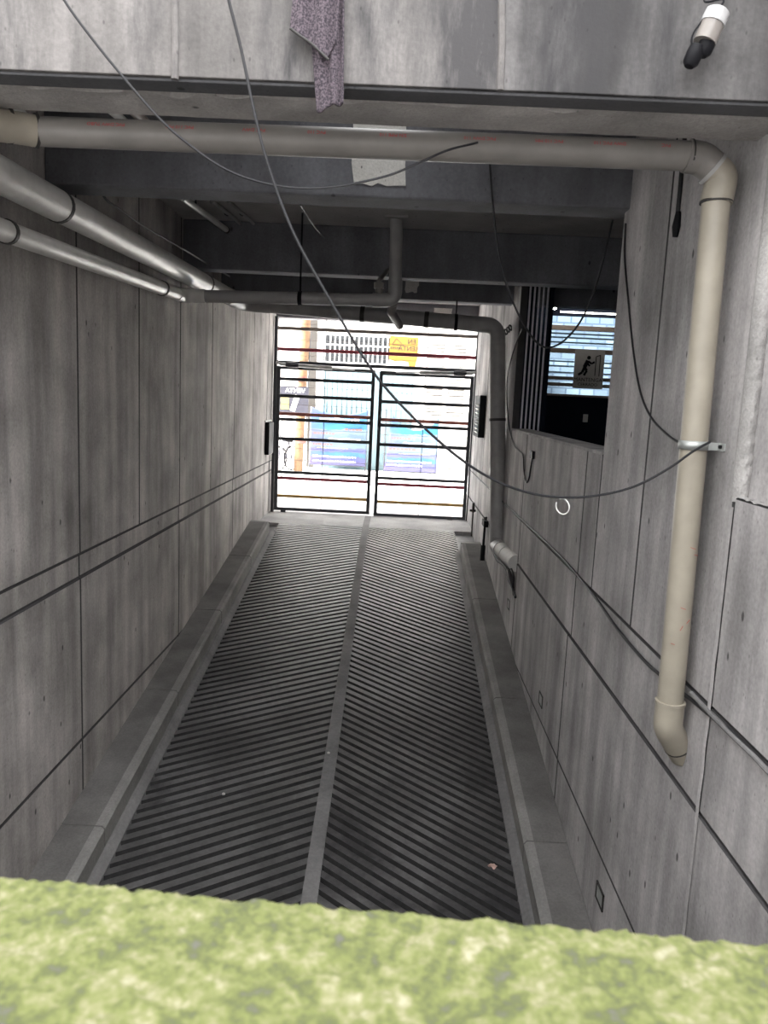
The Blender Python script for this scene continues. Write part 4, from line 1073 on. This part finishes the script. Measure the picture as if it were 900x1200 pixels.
# orange post
YO = 18.9
a = atY(354.5, 560, YO); po = thing('orange_post', (-2.32, YO, ZW), 'weathered orange post on the far sidewalk', 'post')
xo = atY(353, 470, YO).x
mb = MB(); mb.tube([(xo - .03, YO, ZW), (xo, YO, -.3), (xo + .05, YO, 1.4), (xo + .08, YO, 3.0)], [.115, .11, .12, .11], 16); mb.build('shaft', M['orange'], po, smooth=True)
mb = MB()
for z in (.30, .05, -.15, -1.2): mb.tube([(xo + .012, YO, z), (xo + .014, YO, z + .12)], .128, 16)
mb.build('sticker_bands', M['pink'], po, smooth=True)
mb = MB(); mb.tube([(xo + .13, YO + .02, ZW), (xo + .19, YO + .02, 3.0)], .015, 8); mb.build('conduit', M['bar_d'], po)
# printed banners and tarpaulin
def sheet(x0, x1, z0, topf, y, amp, seed, nu=40, nv=36, x0t=None):
    mb = MB()
    def fn(u, v):
        xa = x0 if x0t is None else x0 + (x0t - x0) * v
        x = xa + (x1 - xa) * u; z = z0 + (topf(u) - z0) * v
        return (x, y + amp * noise.noise(Vector((u * 3, v * 3, seed))), z)
    mb.grid(fn, nu, nv); return mb
def lettering(par, rows, y, mats):
    random.seed(int(abs(rows[0][0]) * 1000))
    for (z, xa, xb, h, m) in rows:
        mb = MB(); x = xa
        while x < xb:
            w = random.uniform(.03, .10); mb.box(x, min(x + w, xb), y - .004, y, z, z + h * random.uniform(.7, 1)); x += w + random.uniform(.012, .03)
        mb.build('lettering', M[m], par)
def banner(x0, x1, z0, topf, y, seed, lab, rows, x0t=None):
    g = thing('printed_banner', ((x0 + x1) / 2, y, z0), lab, 'banner', 'printed banners across the street')
    sheet(x0, x1, z0, topf, y, .03, seed, x0t=x0t).build('sheet', M['banner'], g, solid=.004, smooth=True, fix=False)
    lettering(g, rows, y - .045, None)
    mb = MB()
    for x in (x0, x1):
        mb.tube([(x, y + .03, ZW), (x, y + .03, topf(0 if x == x0 else 1))], .018, 8)
    mb.tube([(x0, y + .03, z0 - .01), (x1, y + .03, z0 - .01)], .014, 8); mb.build('frame', M['bar_d'], g)
yb = YF - .35
banner(-2.19, -.75, -1.76, lambda u: -.30 - .16 * math.sin(PI * u) ** 1.0 - .04 * u, yb, 1.3, 'blue printed banner behind the left gate leaf',
       [(-.62, -1.95, -.95, .06, 'paper'), (-.86, -1.3, -.85, .05, 'pink'), (-.98, -2.1, -1.55, .05, 'pink'), (-1.10, -1.7, -.9, .035, 'paper'), (-1.26, -2.1, -1.6, .05, 'pink'), (-1.34, -2.0, -1.2, .035, 'pale_y'), (-1.56, -2.1, -1.0, .04, 'paper'), (-1.68, -2.1, -1.0, .04, 'paper')])
def t2(u): return -.36 - .42 * math.sin(PI * min(1, u * .98)) ** .6 if u > .02 else -.30
banner(-.27, 1.06, -1.84, t2, yb, 5.1, 'sagging blue printed banner behind the right gate leaf',
       [(-1.02, -.1, .4, .05, 'pink'), (-1.12, .2, .95, .035, 'paper'), (-1.30, -.15, .55, .06, 'pink'), (-1.40, .1, .9, .035, 'pale_y'), (-1.60, -.2, .95, .035, 'paper'), (-1.70, -.2, .7, .04, 'paper')], x0t=-.10)
mb = MB()
def tf(u, v):
    x = 1.10 + .92 * u; z = -1.82 + (.86 + .06 * u) * v - .10 * math.sin(PI * u) * v
    return (x, yb + .05 * math.sin(9 * v + 4 * u * u) * (1 - .5 * v) + .03 * noise.noise(Vector((u * 4, v * 5, 2))), z)
mb.grid(tf, 40, 36); tag(mb.build('tarpaulin', M['tarp'], solid=.004, smooth=True, fix=False), 'creased white tarpaulin hung beside the sagging blue banner', 'tarpaulin')
# bicycle parked by the sign
YBk = 18.75
bx = atY(333, 540, YBk).x
bk = thing('bicycle', (bx, YBk, ZW), 'dark bicycle parked on the far sidewalk by the orange post', 'bicycle')
for dx, dy in ((-.10, -.30), (.16, .28)):
    mb = MB(); c = Vector((bx + dx, YBk + dy * .6, ZW + .31)); axw = Vector((.85, -.5, 0))
    mb.torus(c, axw, .29, .02, 28, 8); wh = mb.build('wheel', M['black'], bk, smooth=True)
    mb = MB(); u_ = axw.normalized().orthogonal(); w_ = axw.normalized().cross(u_)
    for k in range(10):
        a = k * PI / 5; mb.tube([c, c + (u_ * math.cos(a) + w_ * math.sin(a)) * .28], .004, 5)
    mb.build('spokes', M['steel'], wh)
mb = MB(); w1 = Vector((bx - .10, YBk - .18, ZW + .31)); w2 = Vector((bx + .16, YBk + .17, ZW + .31)); bb = (w1 + w2) / 2 + Vector((0, 0, -.02)); se = bb + Vector((.06, .08, .42)); hd = bb + Vector((-.11, -.15, .46))
for a, b in ((w2, bb), (w2, se), (bb, se), (bb, hd), (se, hd), (w1, hd), (hd, hd + Vector((-.01, -.01, .12)))): mb.tube([a, b], .018, 8)
mb.build('frame', M['grey_sign'], bk, smooth=True)
mb = MB(); h = hd + Vector((-.01, -.01, .12)); mb.tube(spline([h + Vector((-.24, .12, .08)), h + Vector((-.1, .05, .02)), h, h + Vector((.12, -.06, .03)), h + Vector((.30, -.12, .12))]), .014, 8); mb.build('handlebar', M['black'], bk, smooth=True)
mb = MB(); mb.tube([se + Vector((-.07, -.1, .03)), se + Vector((0, 0, .04)), se + Vector((.06, .08, .04))], [.02, .05, .06], 10); mb.build('saddle', M['black'], bk, smooth=True)
mb = MB(); mb.box(bx - .20, bx - .08, YBk - .42, YBk - .28, ZW, ZW + .26); mb.build('red_bag', M['bar_m'], bk, bevel=.02)
